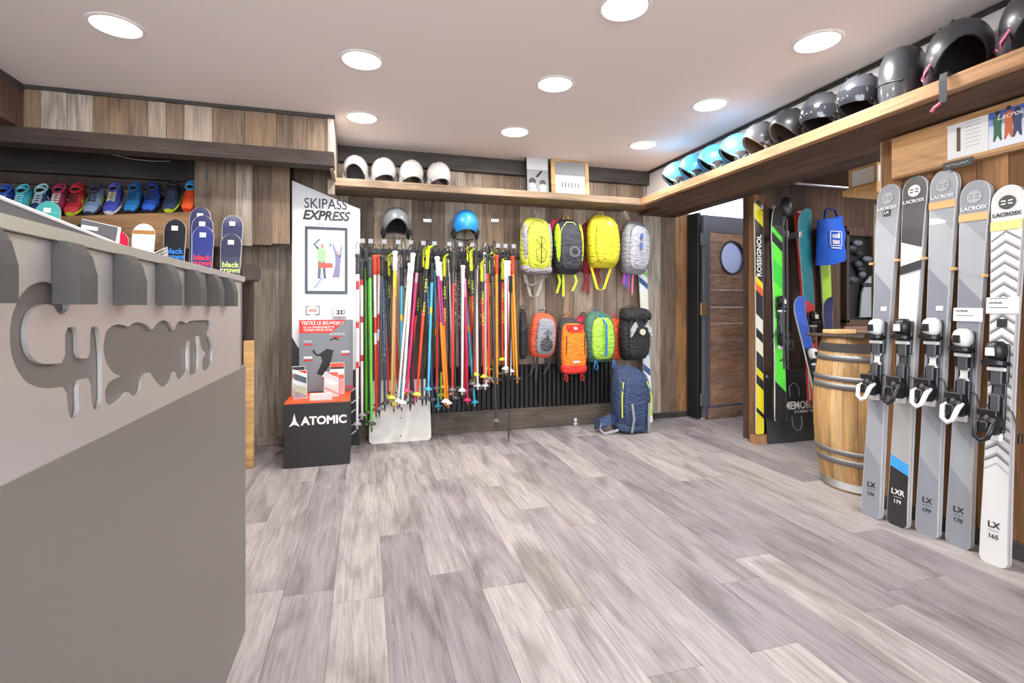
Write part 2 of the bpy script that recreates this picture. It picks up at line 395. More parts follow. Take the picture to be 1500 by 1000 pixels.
SP = [(355, 475), (362, 440), (385, 420), (415, 414), (442, 426), (456, 412), (485, 408), (510, 420), (523, 438), (545, 408), (570, 400), (590, 415), (601, 442), (612, 410), (630, 402), (645, 414), (656, 404), (690, 402), (727, 400), (733, 425), (722, 452), (737, 490), (736, 555), (722, 579), (701, 578), (701, 535), (714, 517), (697, 503), (690, 456), (684, 456), (689, 520), (686, 584), (677, 590), (655, 600), (658, 520), (655, 460), (650, 520), (652, 575), (640, 598), (625, 612), (612, 605), (605, 576), (590, 620), (572, 637), (550, 630), (530, 605), (515, 580), (490, 605), (485, 650), (470, 670), (452, 664), (440, 650), (415, 680), (385, 700), (362, 695), (358, 650), (370, 620), (395, 605), (415, 597), (385, 585), (362, 550), (352, 505)]
def smooth(pts, n=1):
    for _ in range(n):
        q = []
        for i, a in enumerate(pts):
            c = pts[(i + 1) % len(pts)]
            q += [(a[0] * .8 + c[0] * .2, a[1] * .8 + c[1] * .2), (a[0] * .2 + c[0] * .8, a[1] * .2 + c[1] * .8)]
        pts = q
    return pts
rect = [(-1.2, .882), (YE - .08, .882), (YE - .08, 1.165), (-1.2, 1.165)]
me = curve_plate([rect, smooth([cp(*p) for p in CH]), smooth([cp(*p) for p in SP])], .0028)
sg = mobj('sign_panel', me, BRUSHED, cn, 'brushed metal sheet with the shop lettering cut through it')
sg.matrix_local = Matrix.Translation((-XC + XC - .002 + .002, -1.0, 0)) @ Matrix(((0, 0, 1, 0), (1, 0, 0, 0), (0, 1, 0, 0), (0, 0, 0, 1)))
pts = [(YE - .08, XC + .004)] ; r = .07
mb = MB(); arc = [i * PI / 20 for i in range(11)]
mb.loft([[(XC + .004 - r + r * math.cos(a), YE - .08 + r * math.sin(a), z) for a in arc] for z in (.882, 1.165)], caps=False, closed=False)
cbuild(mb, 'sign_corner', BRUSHED)
cbuild(slab(XC + .012, YE + .0, .075, 1.166, 1.182), 'top_edge', mat('edge_aluminium', (206, 205, 204), .3, .6))
RUB = mat('grey_rubber', (82, 80, 78), .85, bump=.2)
for y in (.29, .453, .617, .783, .948, 1.121, 1.287, 1.443, 1.592):
    mb = MB().prism([(XC + .004, 1.166), (XC + .018, 1.166), (XC + .028, 1.150), (XC + .034, 1.125), (XC + .034, 1.085), (XC + .004, 1.085)], y, y + .045, 'XZ')
    cbuild(mb, 'rubber_block', RUB)
# things lying on the counter (only their raised edges show over the rim)
def ctop(u, v, x): return on_x(u, v, x)
t = thing('leaflet_tray', 'dark grey leaflet tray on the counter edge', 'tray', (-.50, .80, 1.1825))
MB().prism([(-.22, 0), (.42, 0), (.42, .008), (.0, .035), (-.22, .055)], -.12, .06, 'YZ').build('tray_body', mat('tray_grey', (92, 92, 96), .5), t)
MB().tube([(.06, -.22, .056), (.06, 0, .036), (.06, .42, .009)], .003, 6).build('tray_rim', WHITE, t)
o = MB().prism([(-.01, .037), (.16, .026), (.16, .029), (-.01, .040)], -.02, .055, 'YZ').build('orange_leaflet', ORANGE, t)
t = thing('magazine', 'glossy magazine with a sunset cover leaning on the counter', 'magazine', (-.60, 1.405, 1.1825), rz=-.35)
MB().prism([(-.045, 0), (.045, 0), (.06, .085), (-.03, .105)], -.004, .004, 'XZ').build('pages', PAPER, t)
cv = MB().prism([(-.044, .001), (.044, .001), (.059, .084), (-.029, .104)], -.0055, -.0042, 'XZ').build('cover', print_mat('magazine_cover', [(0, (150, 92, 60)), (.3, (226, 178, 140)), (.5, (126, 116, 112)), (.8, (96, 96, 100))], .075, .25), t)
MB().prism([(-.03, .082), (.01, .076), (.012, .084), (-.028, .091)], -.0065, -.0056, 'XZ').build('cover_title', PAPER, t)
t = thing('paper_sheets', 'curled white printed sheets on the counter behind the magazine', 'paper', (-.62, 1.66, 1.1825), rz=.3)
for k in range(3):
    MB().ribbon([(-.09, -.02 * k, .002 + .006 * k), (-.03, -.02 * k, .012 + .006 * k), (.05, -.02 * k, .034 + .006 * k), (.08, -.02 * k, .05 + .007 * k)], (0, .12, 0), .001).build('sheet', PAPER, t)

# ------------------------------------------------------------------ shoe shelf (sloping boards) at the left
def slope_z(x): return 1.655 + (x + 1.85) * .093        # the board runs slightly uphill towards the kiosk
t = thing('shoe_shelf', 'wide wooden shelf board carrying the row of running shoes', 'shelf', (-1.9, 4.1, 1.5))
def tl(p): return (p[0] + 1.9, p[1] - 4.1, p[2] - 1.5)
def shelf_poly(z_lo, z_hi, x0, x1, y0, y1, name, m):
    q = []
    for x in (x0, x1):
        for y in (y0, y1):
            for zz in (z_lo, z_hi): q.append(tl((x, y, zz + (x + 1.39) * .093)))
    return MB().add(q, [(0, 1, 3, 2), (4, 6, 7, 5), (0, 4, 5, 1), (2, 3, 7, 6), (0, 2, 6, 4), (1, 5, 7, 3)]).build(name, m, t)
shelf_poly(1.486, 1.745, -3.0, -1.165, 4.10, 4.13, 'front_board', wood('shoe_board', [(160, 122, 84), (168, 130, 92)], 'X'))
mb = MB()
q = [tl((x, y, z + (x + 1.39) * .093)) for x in (-3.0, -1.165) for (y, z) in ((4.13, 1.735), (4.34, 1.90), (4.34, 1.88), (4.13, 1.715))]
mb.add(q, [(0, 1, 2, 3), (4, 7, 6, 5), (0, 4, 5, 1), (1, 5, 6, 2), (2, 6, 7, 3), (3, 7, 4, 0)]).build('slanted_board', W_BEAM, t)
pb = struct(MB().box(-1.16, -.54, 4.13, 4.38, 1.60, 2.31).build('wall_boxing', W_DARKW))
x = -1.16
for wd in (.12, .15, .11, .14, .12):
    z0 = 1.486 + (x + 1.39) * .093 + .004
    plank('wall_board', (x + wd / 2, 4.115, (z0 + 2.31) / 2), (wd - .003, .028, 2.31 - z0), W_WALL, pb); x += wd - .003
st = struct(MB().cbox(-3.1, -1.17, 4.33, 4.375, 2.03, 2.2).build('trim_5', W_BLACK))
struct(MB().cbox(-3.1, -1.17, 4.35, 4.378, 1.95, 2.025).build('trim_6', W_BEAM))
mb = MB().tube([(-1.75, 4.325, 2.19), (-1.62, 4.32, 2.165), (-1.5, 4.32, 2.16), (-1.38, 4.325, 2.17)], .003, 6)
tag(mb.build('cable', WHITE), 'thin white cable hanging along the dark beam', 'cable')

# ------------------------------------------------------------------ running shoes
def shoe_meshes():
    Ls = .275
    secs = [(0, .052, .030), (.02, .078, .048), (.06, .098, .062), (.10, .104, .076), (.14, .098, .098), (.18, .088, .118), (.22, .084, .128), (.26, .074, .138), (.275, .058, .132)]
    def ring(y, wd, h, z0, n=16, flat=.75):
        r = []
        for j in range(n):
            a = 2 * PI * j / n
            cx, sz = math.cos(a), math.sin(a)
            x = math.copysign(abs(cx) ** flat, cx) * wd / 2 * (1 if sz < 0 else 1 - .45 * sz * sz)
            z = z0 + (h - z0) * (.5 + .5 * math.copysign(abs(sz) ** .8, sz))
            r.append((x, -Ls / 2 + y, z))
        return r
    up = MB().loft([ring(y, wd, h, .018) for y, wd, h in secs]).mesh('upper')
    so = MB().loft([ring(y, wd + .008, .034, .0, 14, .5) for y, wd, h in [(-.004, .05, 0), (.02, .082, 0), (.07, .104, 0), (.12, .102, 0), (.17, .088, 0), (.22, .086, 0), (.27, .074, 0), (.28, .05, 0)]]).mesh('sole')
    op = MB().ell((0, .075, .128), (.032, .058, .012), 12, 6).mesh('opening')
    cl = MB().tube([(.034 * math.cos(a), .078 + .058 * math.sin(a), .132 + .010 * math.sin(a)) for a in [2 * PI * k / 16 for k in range(17)]], .009, 7).mesh('collar')
    tg = MB().prism([(-.026, .0), (.026, .0), (.030, .075), (.018, .09), (-.018, .09), (-.030, .075)], -.004, .004, 'XZ').mesh('tongue')
    lc = MB()
    for k in range(5):
        y = -.055 + k * .019; z = .079 + k * .0102
        lc.tube([(-.026, y, z - .004), (0, y + .006, z + .006), (.026, y + .013, z)], .003, 5)
        lc.tube([(.026, y, z - .004), (0, y + .006, z + .007), (-.026, y + .013, z)], .003, 5)
    lc = lc.mesh('laces')
    tp = MB().loft([ring(y, wd + .006, h + .003, .02) for y, wd, h in [(-.002, .054, .030), (.02, .080, .048), (.045, .092, .056)]]).mesh('toe_cap')
    sd = MB()
    for s in (-1, 1):
        sd.tube([(s * .051, -.03, .03), (s * .046, -.005, .075), (s * .050, .012, .035), (s * .042, .035, .088), (s * .045, .055, .04)], .0035, 5)
    sd = sd.mesh('side_stripe')
    return up, so, op, cl, tg, lc, tp, sd
SHOE = shoe_meshes()
def shoe(u, v, cols, label):
    up, sole, colr, lace, toe, stripe = cols
    p = on_y(u, v, 4.125)
    zz = 1.745 + (p.x + 1.39) * .093
    t = thing('running_shoe', label, 'shoe', (p.x, 4.125, zz), 'running shoes on the wall shelf')
    t.rotation_euler = (math.radians(38), 0, random.uniform(-.02, .02)); t.scale = (.87,) * 3
    for me, nm, c in zip(SHOE, ('upper', 'sole', 'opening', 'collar', 'tongue', 'laces', 'toe_cap', 'side_stripe'), (up, sole, (30, 30, 34), colr, colr, lace, toe, stripe)):
        m2 = me.copy(); m2.materials.clear()
        o = mobj(nm, m2, mat('shoe_%d_%d_%d' % c, c, .65, bump=.25 if nm in ('upper', 'collar') else 0, bscale=500), t)
        o.location = (0, .145, .004)
        if nm == 'tongue': o.location = (0, .145 + .022, .085); o.rotation_euler = (-.75, 0, 0)
BK = (34, 34, 40)
SH = [(-5, 300, ((40, 74, 170), BK, (54, 96, 196), (220, 224, 230), (36, 60, 140), BK), 'royal blue running shoe, first on the shelf past the cyan one'),
      (22, 301, ((48, 178, 200), (60, 160, 180), (90, 200, 214), (170, 230, 236), (70, 196, 206), (190, 216, 60)), 'cyan running shoe with pale laces and lime side'),
      (50, 304, ((40, 58, 112), BK, (170, 214, 220), (214, 226, 232), (52, 84, 160), (200, 214, 222)), 'navy running shoe with pale mint collar lining'),
      (77, 306, ((140, 36, 74), BK, (176, 52, 92), (238, 236, 236), (150, 40, 78), (90, 28, 50)), 'burgundy running shoe with white laces'),
      (103, 310, ((176, 40, 50), (198, 212, 40), (206, 44, 52), (40, 36, 40), (206, 60, 66), (222, 206, 50)), 'red running shoe with yellow sole and side stripes'),
      (131, 309, ((116, 140, 176), (60, 62, 70), (62, 60, 88), (44, 44, 56), (140, 162, 192), (196, 214, 40)), 'slate blue running shoe with purple collar'),
      (160, 309, ((62, 74, 168), (222, 222, 226), (86, 92, 178), (226, 220, 150), (70, 84, 186), (60, 60, 70)), 'violet blue running shoe with yellow crossed laces and white sole'),
      (190, 308, ((36, 112, 176), BK, (40, 92, 160), (30, 70, 110), (30, 128, 198), (24, 60, 96)), 'mid blue running shoe with teal toe'),
      (217, 307, ((32, 70, 160), BK, (36, 62, 130), (36, 40, 64), (44, 100, 214), (60, 120, 220)), 'bright blue running shoe with dark tongue'),
      (247, 307, ((38, 50, 82), (196, 214, 40), (34, 36, 50), (70, 80, 104), (44, 60, 96), (30, 40, 66)), 'dark navy running shoe with lime sole tip'),
      (274, 304, ((234, 84, 36), (200, 60, 30), (40, 150, 204), (214, 70, 30), (236, 92, 40), (216, 66, 28)), 'bright orange running shoe with blue collar, last in the row')]
for u, v, c, lb in SH: shoe(u, v, c, lb)

# ------------------------------------------------------------------ skis: generic builder
def ski_mesh(L=1.75, tip=.128, waist=.088, tail=.115, th=.012, rocker=.05, n=26, inset=0.0, face_only=False):
    rings = []
    R = tip * .62; rt = tail * .28
    zs = [rt * (1 - math.cos(PI / 2 * i / 5)) for i in range(5)] + [rt + (L - R - rt) * i / 18 for i in range(19)] + [L - R + R * math.sin(PI / 2 * i / 10) for i in range(1, 11)]
    for z in zs:
        t = z / L
        wd = waist + (tip - waist) * max(0, (t - .45) / .49) ** 1.8 if t > .45 else waist + (tail - waist) * max(0, (.45 - t) / .43) ** 1.8
        if z > L - R: q = (z - L + R) / R; wd = min(wd, tip) * math.sqrt(max(.0004, 1 - q ** 2.2))
        if z < rt: q = (rt - z) / rt; wd *= .55 + .45 * math.sqrt(max(0, 1 - q * q))
        h = max(wd / 2 - inset, .002)
        y = -rocker * max(0, (t - .86) / .14) ** 2
        hh = th * (1 if .06 < t < .9 else .65)
        if face_only: rings.append([(-h, y - hh / 2 - .0006, z), (h, y - hh / 2 - .0006, z), (h, y - hh / 2 - .0001, z), (-h, y - hh / 2 - .0001, z)])
        else: rings.append([(-h, y - hh / 2, z), (h, y - hh / 2, z), (h, y + hh / 2, z), (-h, y + hh / 2, z)])
    return MB().loft(rings, True, False)
def binding(parent, zc, white=True, scale=1.0, seed=0):
    """alpine binding: toe piece above, heel piece with step-in lever below, brake arm to the side"""
    WH = mat('binding_white', (232, 232, 230), .35); BKG = mat('binding_black', (30, 30, 33), .35); GR = mat('binding_grey', (74, 76, 82), .4)
    a = thing_part('toe_piece', parent, (0, -.008, zc + .13))
    MB().cbox(-.036, .036, -.016, 0, -.10, .065, .004).build('toe_plate', BKG, a)
    MB().cbox(-.020, .020, -.026, -.014, -.11, -.03, .003).build('toe_track', GR, a)
    main = WH if white else BKG
    MB().loft([[(x * .034 * k, -.016 - d, z) for x, d in ((-1, 0), (-.9, .03 * k), (-.4, .046 * k), (.4, .046 * k), (.9, .03 * k), (1, 0))] for z, k in ((-.005, .72), (.012, 1), (.04, 1.05), (.062, .9), (.075, .5))], True, True).build('toe_housing', main, a)
    MB().loft([[(x * .046, -.014 - d, z - .012 * abs(x)) for x, d in ((-1, .004), (-.8, .045), (0, .058), (.8, .045), (1, .004))] for z in (-.016, .0)], True, True).build('toe_wing', BKG, a)
    MB().cbox(-.033, .033, -.030, -.016, -.052, -.036, .003).build('friction_plate', WH, a)
    MB().cbox(-.020, .014, -.066, -.058, .01, .045, .003).build('release_window', BKG if white else WH, a)
    c_ = MB().cbox(-.026, .026, -.014, 0, zc - .05, zc + .05, .003).build('centre_track', BKG, parent)
    MB().prism([(-.024, zc - .03), (-.014, zc - .01), (-.014, zc + .01), (-.024, zc + .03), (.024, zc + .03), (.014, zc + .01), (.014, zc - .01), (.024, zc - .03)], -.018, -.013, 'XZ').build('spacer', main if white else GR, c_)
    h = thing_part('heel_piece', parent, (0, -.008, zc - .13))
    MB().cbox(-.030, .030, -.018, 0, -.05, .10, .004).build('heel_plate', BKG, h)
    MB().cbox(-.016, .016, -.028, -.016, .02, .11, .003).build('heel_track', GR, h)
    MB().loft([[(x * .030 * k, -.016 - d * k, z) for x, d in ((-1, 0), (-.9, .05), (0, .066), (.9, .05), (1, 0))] for z, k in ((-.06, .6), (-.03, 1), (.0, 1.05), (.03, .8), (.04, .5))], True, True).build('heel_housing', BKG, h)
    lv = MB().tube([(-.026, -.05, .0), (-.030, -.085, -.02), (-.022, -.10, -.07), (0, -.098, -.088), (.022, -.10, -.07), (.030, -.085, -.02), (.026, -.05, .0)], [.008, .011, .010, .010, .010, .011, .008], 7)
    lv.build('heel_lever', main, h)
    MB().cbox(-.016, .016, -.094, -.06, -.05, -.005, .004).build('lever_pad', BKG, h)
    MB().cbox(-.038, .034, -.072, -.058, .018, .046, .003).build('heel_cup', BKG, h)
    MB().cbox(-.022, .022, -.02, 0, -.085, -.05, .004).build('heel_base', WH, h)
    for s in (-1, 1):
        MB().tube([(s * .03, -.014, .06), (s * .052, -.006, .045), (s * .054, .02, -.01), (s * .056, .04, -.05)], .003, 6).build('brake_arm', GR, h)
        MB().cbox(s * .056 - .006, s * .056 + .006, .032, .048, -.085, -.045, .003).build('brake_tip', BKG, h)
def thing_part(name, parent, loc):
    """a part that itself carries pieces: small mounting plate mesh"""
    o = MB().cbox(-.024, .024, -.004, .001, -.06, .05, .001).build(name, mat('binding_black', (30, 30, 33), .35), parent); o.location = loc; return o
def lean_ski(bot, top, right, label, topm, L, tip=.128, waist=.088, tail=.112, basem=None, bind=None, white=True, cat='ski', group=None, pair=True, name='ski_pair', rocker=.05):
    t = thing(name, label, cat, group=group, mw=frame(bot, top, right))
    SIDE = mat('ski_edge', (214, 214, 214), .3, .3)
    sm = ski_mesh(L, tip, waist, tail, rocker=rocker).build('ski', SIDE, t)
    ski_mesh(L, tip, waist, tail, rocker=rocker, inset=.002, face_only=True).build('topsheet', topm, sm)
    if pair:
        s2 = ski_mesh(L, tip, waist, tail, rocker=-rocker * .0).build('ski', basem or BLACK, t); s2.location = (0, .018, 0)
    if bind: binding(t, bind, white)
    return t
# ------------------------------------------------------------------ skis standing behind the counter
def crow(u, v, y, base, txt, label, L=None, tagv=True, letter=None):
    top = on_y(u, v, y)
    bot = (top.x - .01, y - .12, .0); L = math.sqrt(top.z ** 2 + .12 ** 2)
    m = print_mat('crow_%d' % int(u * 10 + v), base, L, rough=.25)
    t = lean_ski(bot, top, (1, 0, 0), label, m, L, .125, .10, .115, cat='ski', group='skis standing behind the counter', pair=False, rocker=-.01, name='ski')
    if tagv: MB().box(-.018, .018, -.0085, -.0068, L - .075, L - .045).build('price_tag', PAPER, t)
    if letter:
        tm = mat('crow_letter_%d_%d_%d' % letter, letter, .5); z = L - .245
        text('black', .048, tm, t, (0, -.0078, z + .035), bold=.0012, ext=.0006); text('crows', .048, tm, t, (0, -.0078, z), bold=.0012, ext=.0006)
        mb = MB()
        for k, (xs, dz) in enumerate((((-.036, -.012, .012, .036), 0), ((-.024, 0, .024), -.018), ((-.012, .012), -.036), ((0,), -.054))):
            for xx in xs: mb.prism([(xx - .011, z - .03 + dz), (xx, z - .042 + dz), (xx + .011, z - .03 + dz), (xx + .007, z - .03 + dz), (xx, z - .036 + dz), (xx - .007, z - .03 + dz)], -.0082, -.0072, 'XZ')
        mb.build('chevron_print', tm, t)
    return t
NV = (40, 44, 92)
crow(71, 294, 3.72, [(0, (70, 170, 165)), (.9, (86, 190, 182)), (.955, (120, 206, 196)), (.96, (84, 188, 180))], '', 'teal ski tip rising behind the counter')
crow(118, 328, 3.72, [(0, (40, 38, 44)), (1, (40, 38, 44))], '', 'dark ski tip half hidden by the magazine')
crow(172, 338, 3.72, [(0, (220, 40, 74)), (1, (226, 44, 78))], '', 'crimson ski tip behind the counter papers')
crow(211, 327, 3.70, [(0, (226, 228, 226)), (.955, (226, 228, 226)), (.957, (178, 128, 74)), (.972, (228, 230, 228)), (1, (228, 230, 228))], '', 'white ski with a brown band near its tip', tagv=False)
crow(257, 321, 3.74, [(0, (24, 28, 38)), (1, (24, 28, 38))], '', 'black ski with blue lettering behind the counter', letter=(40, 130, 220))
crow(294, 303, 3.82, [(0, NV), (1, NV)], '', 'tallest navy ski at the back of its stack')
crow(297, 315, 3.78, [(0, (36, 42, 96)), (1, NV)], '', 'middle navy ski of a stack of three')
crow(298, 331, 3.74, [(0, (38, 50, 128)), (1, (36, 44, 108))], '', 'navy blue ski with red lettering in front of its stack', letter=(224, 48, 56))
crow(341, 315, 3.82, [(0, (190, 214, 70)), (.5, (40, 44, 92)), (1, (40, 40, 78))], '', 'taller dark navy ski behind the lime lettered ski')
m_ = crow(339, 342, 3.74, [(0, (186, 214, 70)), (.2, (34, 52, 96)), (.28, (186, 214, 70)), (.36, (34, 52, 96)), (.42, (186, 214, 70)), (.5, (34, 52, 96)), (.57, (186, 214, 70)), (.64, (34, 52, 96)), (.7, (186, 214, 70)), (.74, (38, 42, 72)), (1, (38, 40, 70))], '', 'dark ski with lime lettering and striped lower half', letter=(206, 232, 120))
t = thing('ski_rack', 'dark wooden rack rail holding the skis behind the counter', 'rack', (-1.3, 3.86, 0))
MB().cbox(-1.5, .61, -.03, .03, 1.28, 1.36).build('rail', W_BEAM, t)
MB().cbox(.535, .61, -.20, -.03, 1.26, 1.37).build('rail_end', W_BEAM, t)
MB().cbox(.50, .56, -.02, .06, 0, 1.28).build('post', W_DARKW, t)
MB().cbox(-1.5, -1.42, -.02, .06, 0, 1.28).build('post', W_DARKW, t)
tag(MB().cbox(-.778, -.715, 3.77, 3.80, 0, .86).build('pine_plank', W_PINE), 'short pale pine plank standing upright beside the ski rack', 'plank')

# ------------------------------------------------------------------ kiosk panel
KX0, KX1, KY = -.525, -.03, 4.17
kw = KX1 - KX0
t = thing('ticket_kiosk', 'white slanted-top ski pass kiosk panel with portrait screen', 'kiosk', ((KX0 + KX1) / 2, KY, 0))
KW = mat('kiosk_white', (232, 232, 234), .35)
MB().prism([(-kw / 2, 0), (kw / 2, 0), (kw / 2, 1.86), (-kw / 2, 2.05)], 0, .05, 'XZ').build('panel', KW, t)
MB().prism([(-kw / 2, 0), (kw / 2, 0), (kw / 2, .62), (.12, .55), (-.12, .62), (-kw / 2, .86)], -.002, 0, 'XZ').build('black_print', BLACK, t)
mb = MB()
for k, (x0, z0) in enumerate(((.16, .25), (.17, .33), (.15, .41), (.18, .16), (.16, .08))):
    mb.prism([(x0, z0), (x0 + .07, z0 + .05), (x0 + .075, z0 + .045), (x0 + .01, z0 - .005)], -.004, -.002, 'XZ')
mb.build('white_line_print', WHITE, t)
def kpos(u, v): p = on_y(u, v, KY); return (p.x - (KX0 + KX1) / 2, p.z)
INK = mat('dark_ink', (44, 44, 48), .5)
text('SKIPASS', .112, INK, t, (-.005, -.003, kpos(478, 299.5)[1]), sx=.82)
text('EXPRESS', .098, INK, t, (-.005, -.003, kpos(478, 316.5)[1]), bold=.0035, shear=.25, sx=.92)
text('FORFAIT DE SKI', .031, mat('grey_ink', (130, 130, 134), .5), t, (.035, -.003, kpos(480, 330)[1]))
(x0, z0), (x1, z1) = kpos(447, 430), kpos(509, 334)
scn = MB().cbox(x0, x1, -.012, 0, z0, z1, .003).build('screen_frame', mat('screen_frame', (46, 50, 58), .3), t)
def em(key, rgb, s=.38): return mat(key, rgb, .4, emit=s)
a0, a1, b0, b1 = x0 + .02, x1 - .02, z0 + .022, z1 - .025
MB().box(a0, a1, -.0135, -.012, b0, b1).build('display', em('display_snow', (214, 228, 244)), scn)
W_, H_ = a1 - a0, b1 - b0
P = lambda pts: [(a0 + x * W_, b0 + z * H_) for x, z in pts]
def dpoly(name, pts, key, rgb, lay=1): MB().prism(P(pts), -.0135 - .0006 * lay, -.0135 - .0006 * (lay - 1), 'XZ').build(name, em(key, rgb), scn)
dpoly('picture', [(0, 0), (1, 0), (1, .22), (.6, .16), (0, .05)], 'display_shadow', (176, 190, 226))
dpoly('picture', [(.14, .04), (.2, .04), (.42, .22), (.36, .22)], 'display_ski', (120, 130, 170), 2)
dpoly('picture', [(.26, .2), (.34, .2), (.37, .48), (.27, .48)], 'display_dark', (74, 82, 96), 2)
dpoly('picture', [(.42, .2), (.5, .2), (.46, .48), (.38, .48)], 'display_dark', (74, 82, 96), 2)
dpoly('picture', [(.26, .48), (.48, .48), (.5, .64), (.44, .70), (.3, .70), (.25, .62)], 'display_green', (130, 214, 120), 3)
for s in ((.28, .66, .14, .76, .3, .86), (.47, .66, .6, .76, .48, .84)):
    dpoly('picture', [(s[0], s[1]), (s[2], s[3]), (s[4], s[5]), (s[4] + .04, s[5] - .02), (s[2] + .06, s[3]), (s[0] + .05, s[1] + .04)], 'display_dark', (74, 82, 96), 2)
dpoly('picture', [(.35, .70), (.43, .70), (.44, .76), (.39, .79), (.34, .76)], 'display_skin', (150, 120, 110), 3)
dpoly('picture', [(.66, .22), (.86, .22), (.88, .44), (.90, .56), (.82, .62), (.74, .58), (.74, .44)], 'display_violet', (112, 104, 140), 2)
dpoly('picture', [(.74, .56), (.66, .76), (.70, .78), (.80, .60)], 'display_violet', (112, 104, 140), 2)
dpoly('picture', [(.84, .56), (.90, .76), (.94, .75), (.90, .56)], 'display_violet', (112, 104, 140), 2)
dpoly('picture', [(.77, .60), (.84, .60), (.84, .66), (.77, .66)], 'display_skin', (150, 120, 110), 3)
dpoly('picture', [(.30, .38), (.66, .38), (.68, .42), (.66, .46), (.30, .46), (.28, .42)], 'display_button', (228, 66, 52), 4)
(x0, z0), (x1, z1) = kpos(448, 461), kpos(468, 448)
MB().box(x0, x1, -.003, 0, z0, z1).build('notice', KW, t); 
mb = MB()
for xa, s in ((x0, 1), (x1, -1)):
    mb.box(min(xa, xa + s * .005), max(xa, xa + s * .005), -.005, -.003, z0, z1)
    for zz in (z0, z1 - .005): mb.box(min(xa, xa + s * .03), max(xa, xa + s * .03), -.005, -.003, zz, zz + .005)
mb.build('notice_bracket_print', INK, t)
MB().box((x0 + x1) / 2 - .03, (x0 + x1) / 2 + .03, -.0045, -.003, (z0 + z1) / 2 - .012, (z0 + z1) / 2 + .012).build('notice_print', mat('pale_red', (214, 150, 150), .5), t)
(x0, z0), (x1, z1) = kpos(488, 464), kpos(508, 447)
cr = MB().cbox(x0, x1, -.05, 0, z0, z1, .006).build('card_reader', WHITE, t)
MB().box(x0 + .022, x1 - .014, -.0515, -.05, z0 + .02, z0 + .052).build('reader_display', DARK, cr)
for q in (-.02, .004, .026): MB().box((x0 + x1) / 2 + q - .005, (x0 + x1) / 2 + q + .005, -.0525, -.0513, z0 + .026, z0 + .046).build('digit_print', PAPER, cr)
# poster on a board leaning on the kiosk
(x0, z0), (x1, z1) = kpos(439, 585), kpos(517, 468)
p = thing('poster_board', 'grey boot advertising poster with red banner leaning on the kiosk', 'poster', ((KX0 + KX1) / 2, KY - .03, .44))
zz = .44
MB().box(x0, x1, -.004, .004, 0, z1 - zz).build('board', mat('poster_grey', (128, 136, 142), .5), p)
MB().prism([(x0, z1 - zz - .10), (x1 - .16, z1 - zz - .10), (x1 - .08, z1 - zz - .03), (x1 - .05, z1 - zz), (x0, z1 - zz)], -.0055, -.004, 'XZ').build('banner', mat('banner_red', (226, 52, 40), .5), p)
text('TESTEZ LE SKI-MOJO !', .036, PAPER, p, (x0 + .015, -.0063, z1 - zz - .025), align='LEFT', bold=.0006, sx=.86)
text("LE 1er EXOSQUELETTE\nCONÇU POUR LE SKI", .022, PAPER, p, (x0 + .03, -.0063, z1 - zz - .067), align='LEFT', bold=.0004)
for (fx, fz, wd_) in ((.16, .70, 'LIMITE'), (.70, .80, 'AUGMENTE'), (.16, .48, ''), (.86, .55, ''), (.5, .22, '')):
    if wd_: text(wd_, .022, PAPER, p, (x0 + (x1 - x0) * fx, -.0055, (z1 - zz) * fz))
    else: MB().box(x0 + (x1 - x0) * fx - .03, x0 + (x1 - x0) * fx + .03, -.0052, -.004, (z1 - zz) * fz - .008, (z1 - zz) * fz + .008).build('white_caption', PAPER, p)
    q = MB().box(x0 + (x1 - x0) * fx - .03, x0 + (x1 - x0) * fx + .03, -.0052, -.004, (z1 - zz) * fz - .028, (z1 - zz) * fz - .016); q.build('red_caption', RED, p)
cx = (x0 + x1) / 2; bt = z1 - zz
MB().prism([(cx - .07, .50 * bt), (cx + .02, .62 * bt), (cx + .06, .70 * bt), (cx + .02, .72 * bt), (cx + .07, .76 * bt), (cx + .10, .70 * bt), (cx + .05, .56 * bt), (cx + .03, .38 * bt), (cx - .03, .22 * bt), (cx - .07, .25 * bt), (cx - .03, .42 * bt), (cx - .04, .5 * bt), (cx - .10, .56 * bt), (cx - .09, .60 * bt)], -.0055, -.004, 'XZ').build('boot_print', BLACK, p)
MB().prism([(cx + .0, .60 * bt), (cx + .08, .56 * bt), (cx + .11, .70 * bt), (cx + .05, .73 * bt)], -.0062, -.0052, 'XZ').build('boot_shell_print', GREY, p)
text('mojo', .06, RED, p, (x1 - .055, -.0065, .03), bold=.001)
# display box with red top
BX, BY, BW = -.305, 3.90, .425
t = thing('display_box', 'black cube display box with orange red top and white lettering', 'display box', (BX, BY, 0))
MB().cbox(-BW / 2, BW / 2, -BW / 2, BW / 2, 0, .432, .004).build('box_body', mat('box_black', (40, 37, 37), .45, bump=.03), t)
MB().cbox(-BW / 2 + .002, BW / 2 - .002, -BW / 2 + .002, BW / 2 - .002, .432, .440, .002).build('box_top', ORANGE, t)
text('ATOMIC', .076, PAPER, t, (.045, -BW / 2 - .001, .312), bold=.003, sx=1.0)
lx, lz = -.145, .315
MB().prism([(lx, lz + .055), (lx + .012, lz), (lx + .035, lz - .036), (lx, lz - .02), (lx - .035, lz - .036), (lx - .012, lz)], -BW / 2 - .0018, -BW / 2 - .0002, 'XZ').build('emblem', PAPER, t)
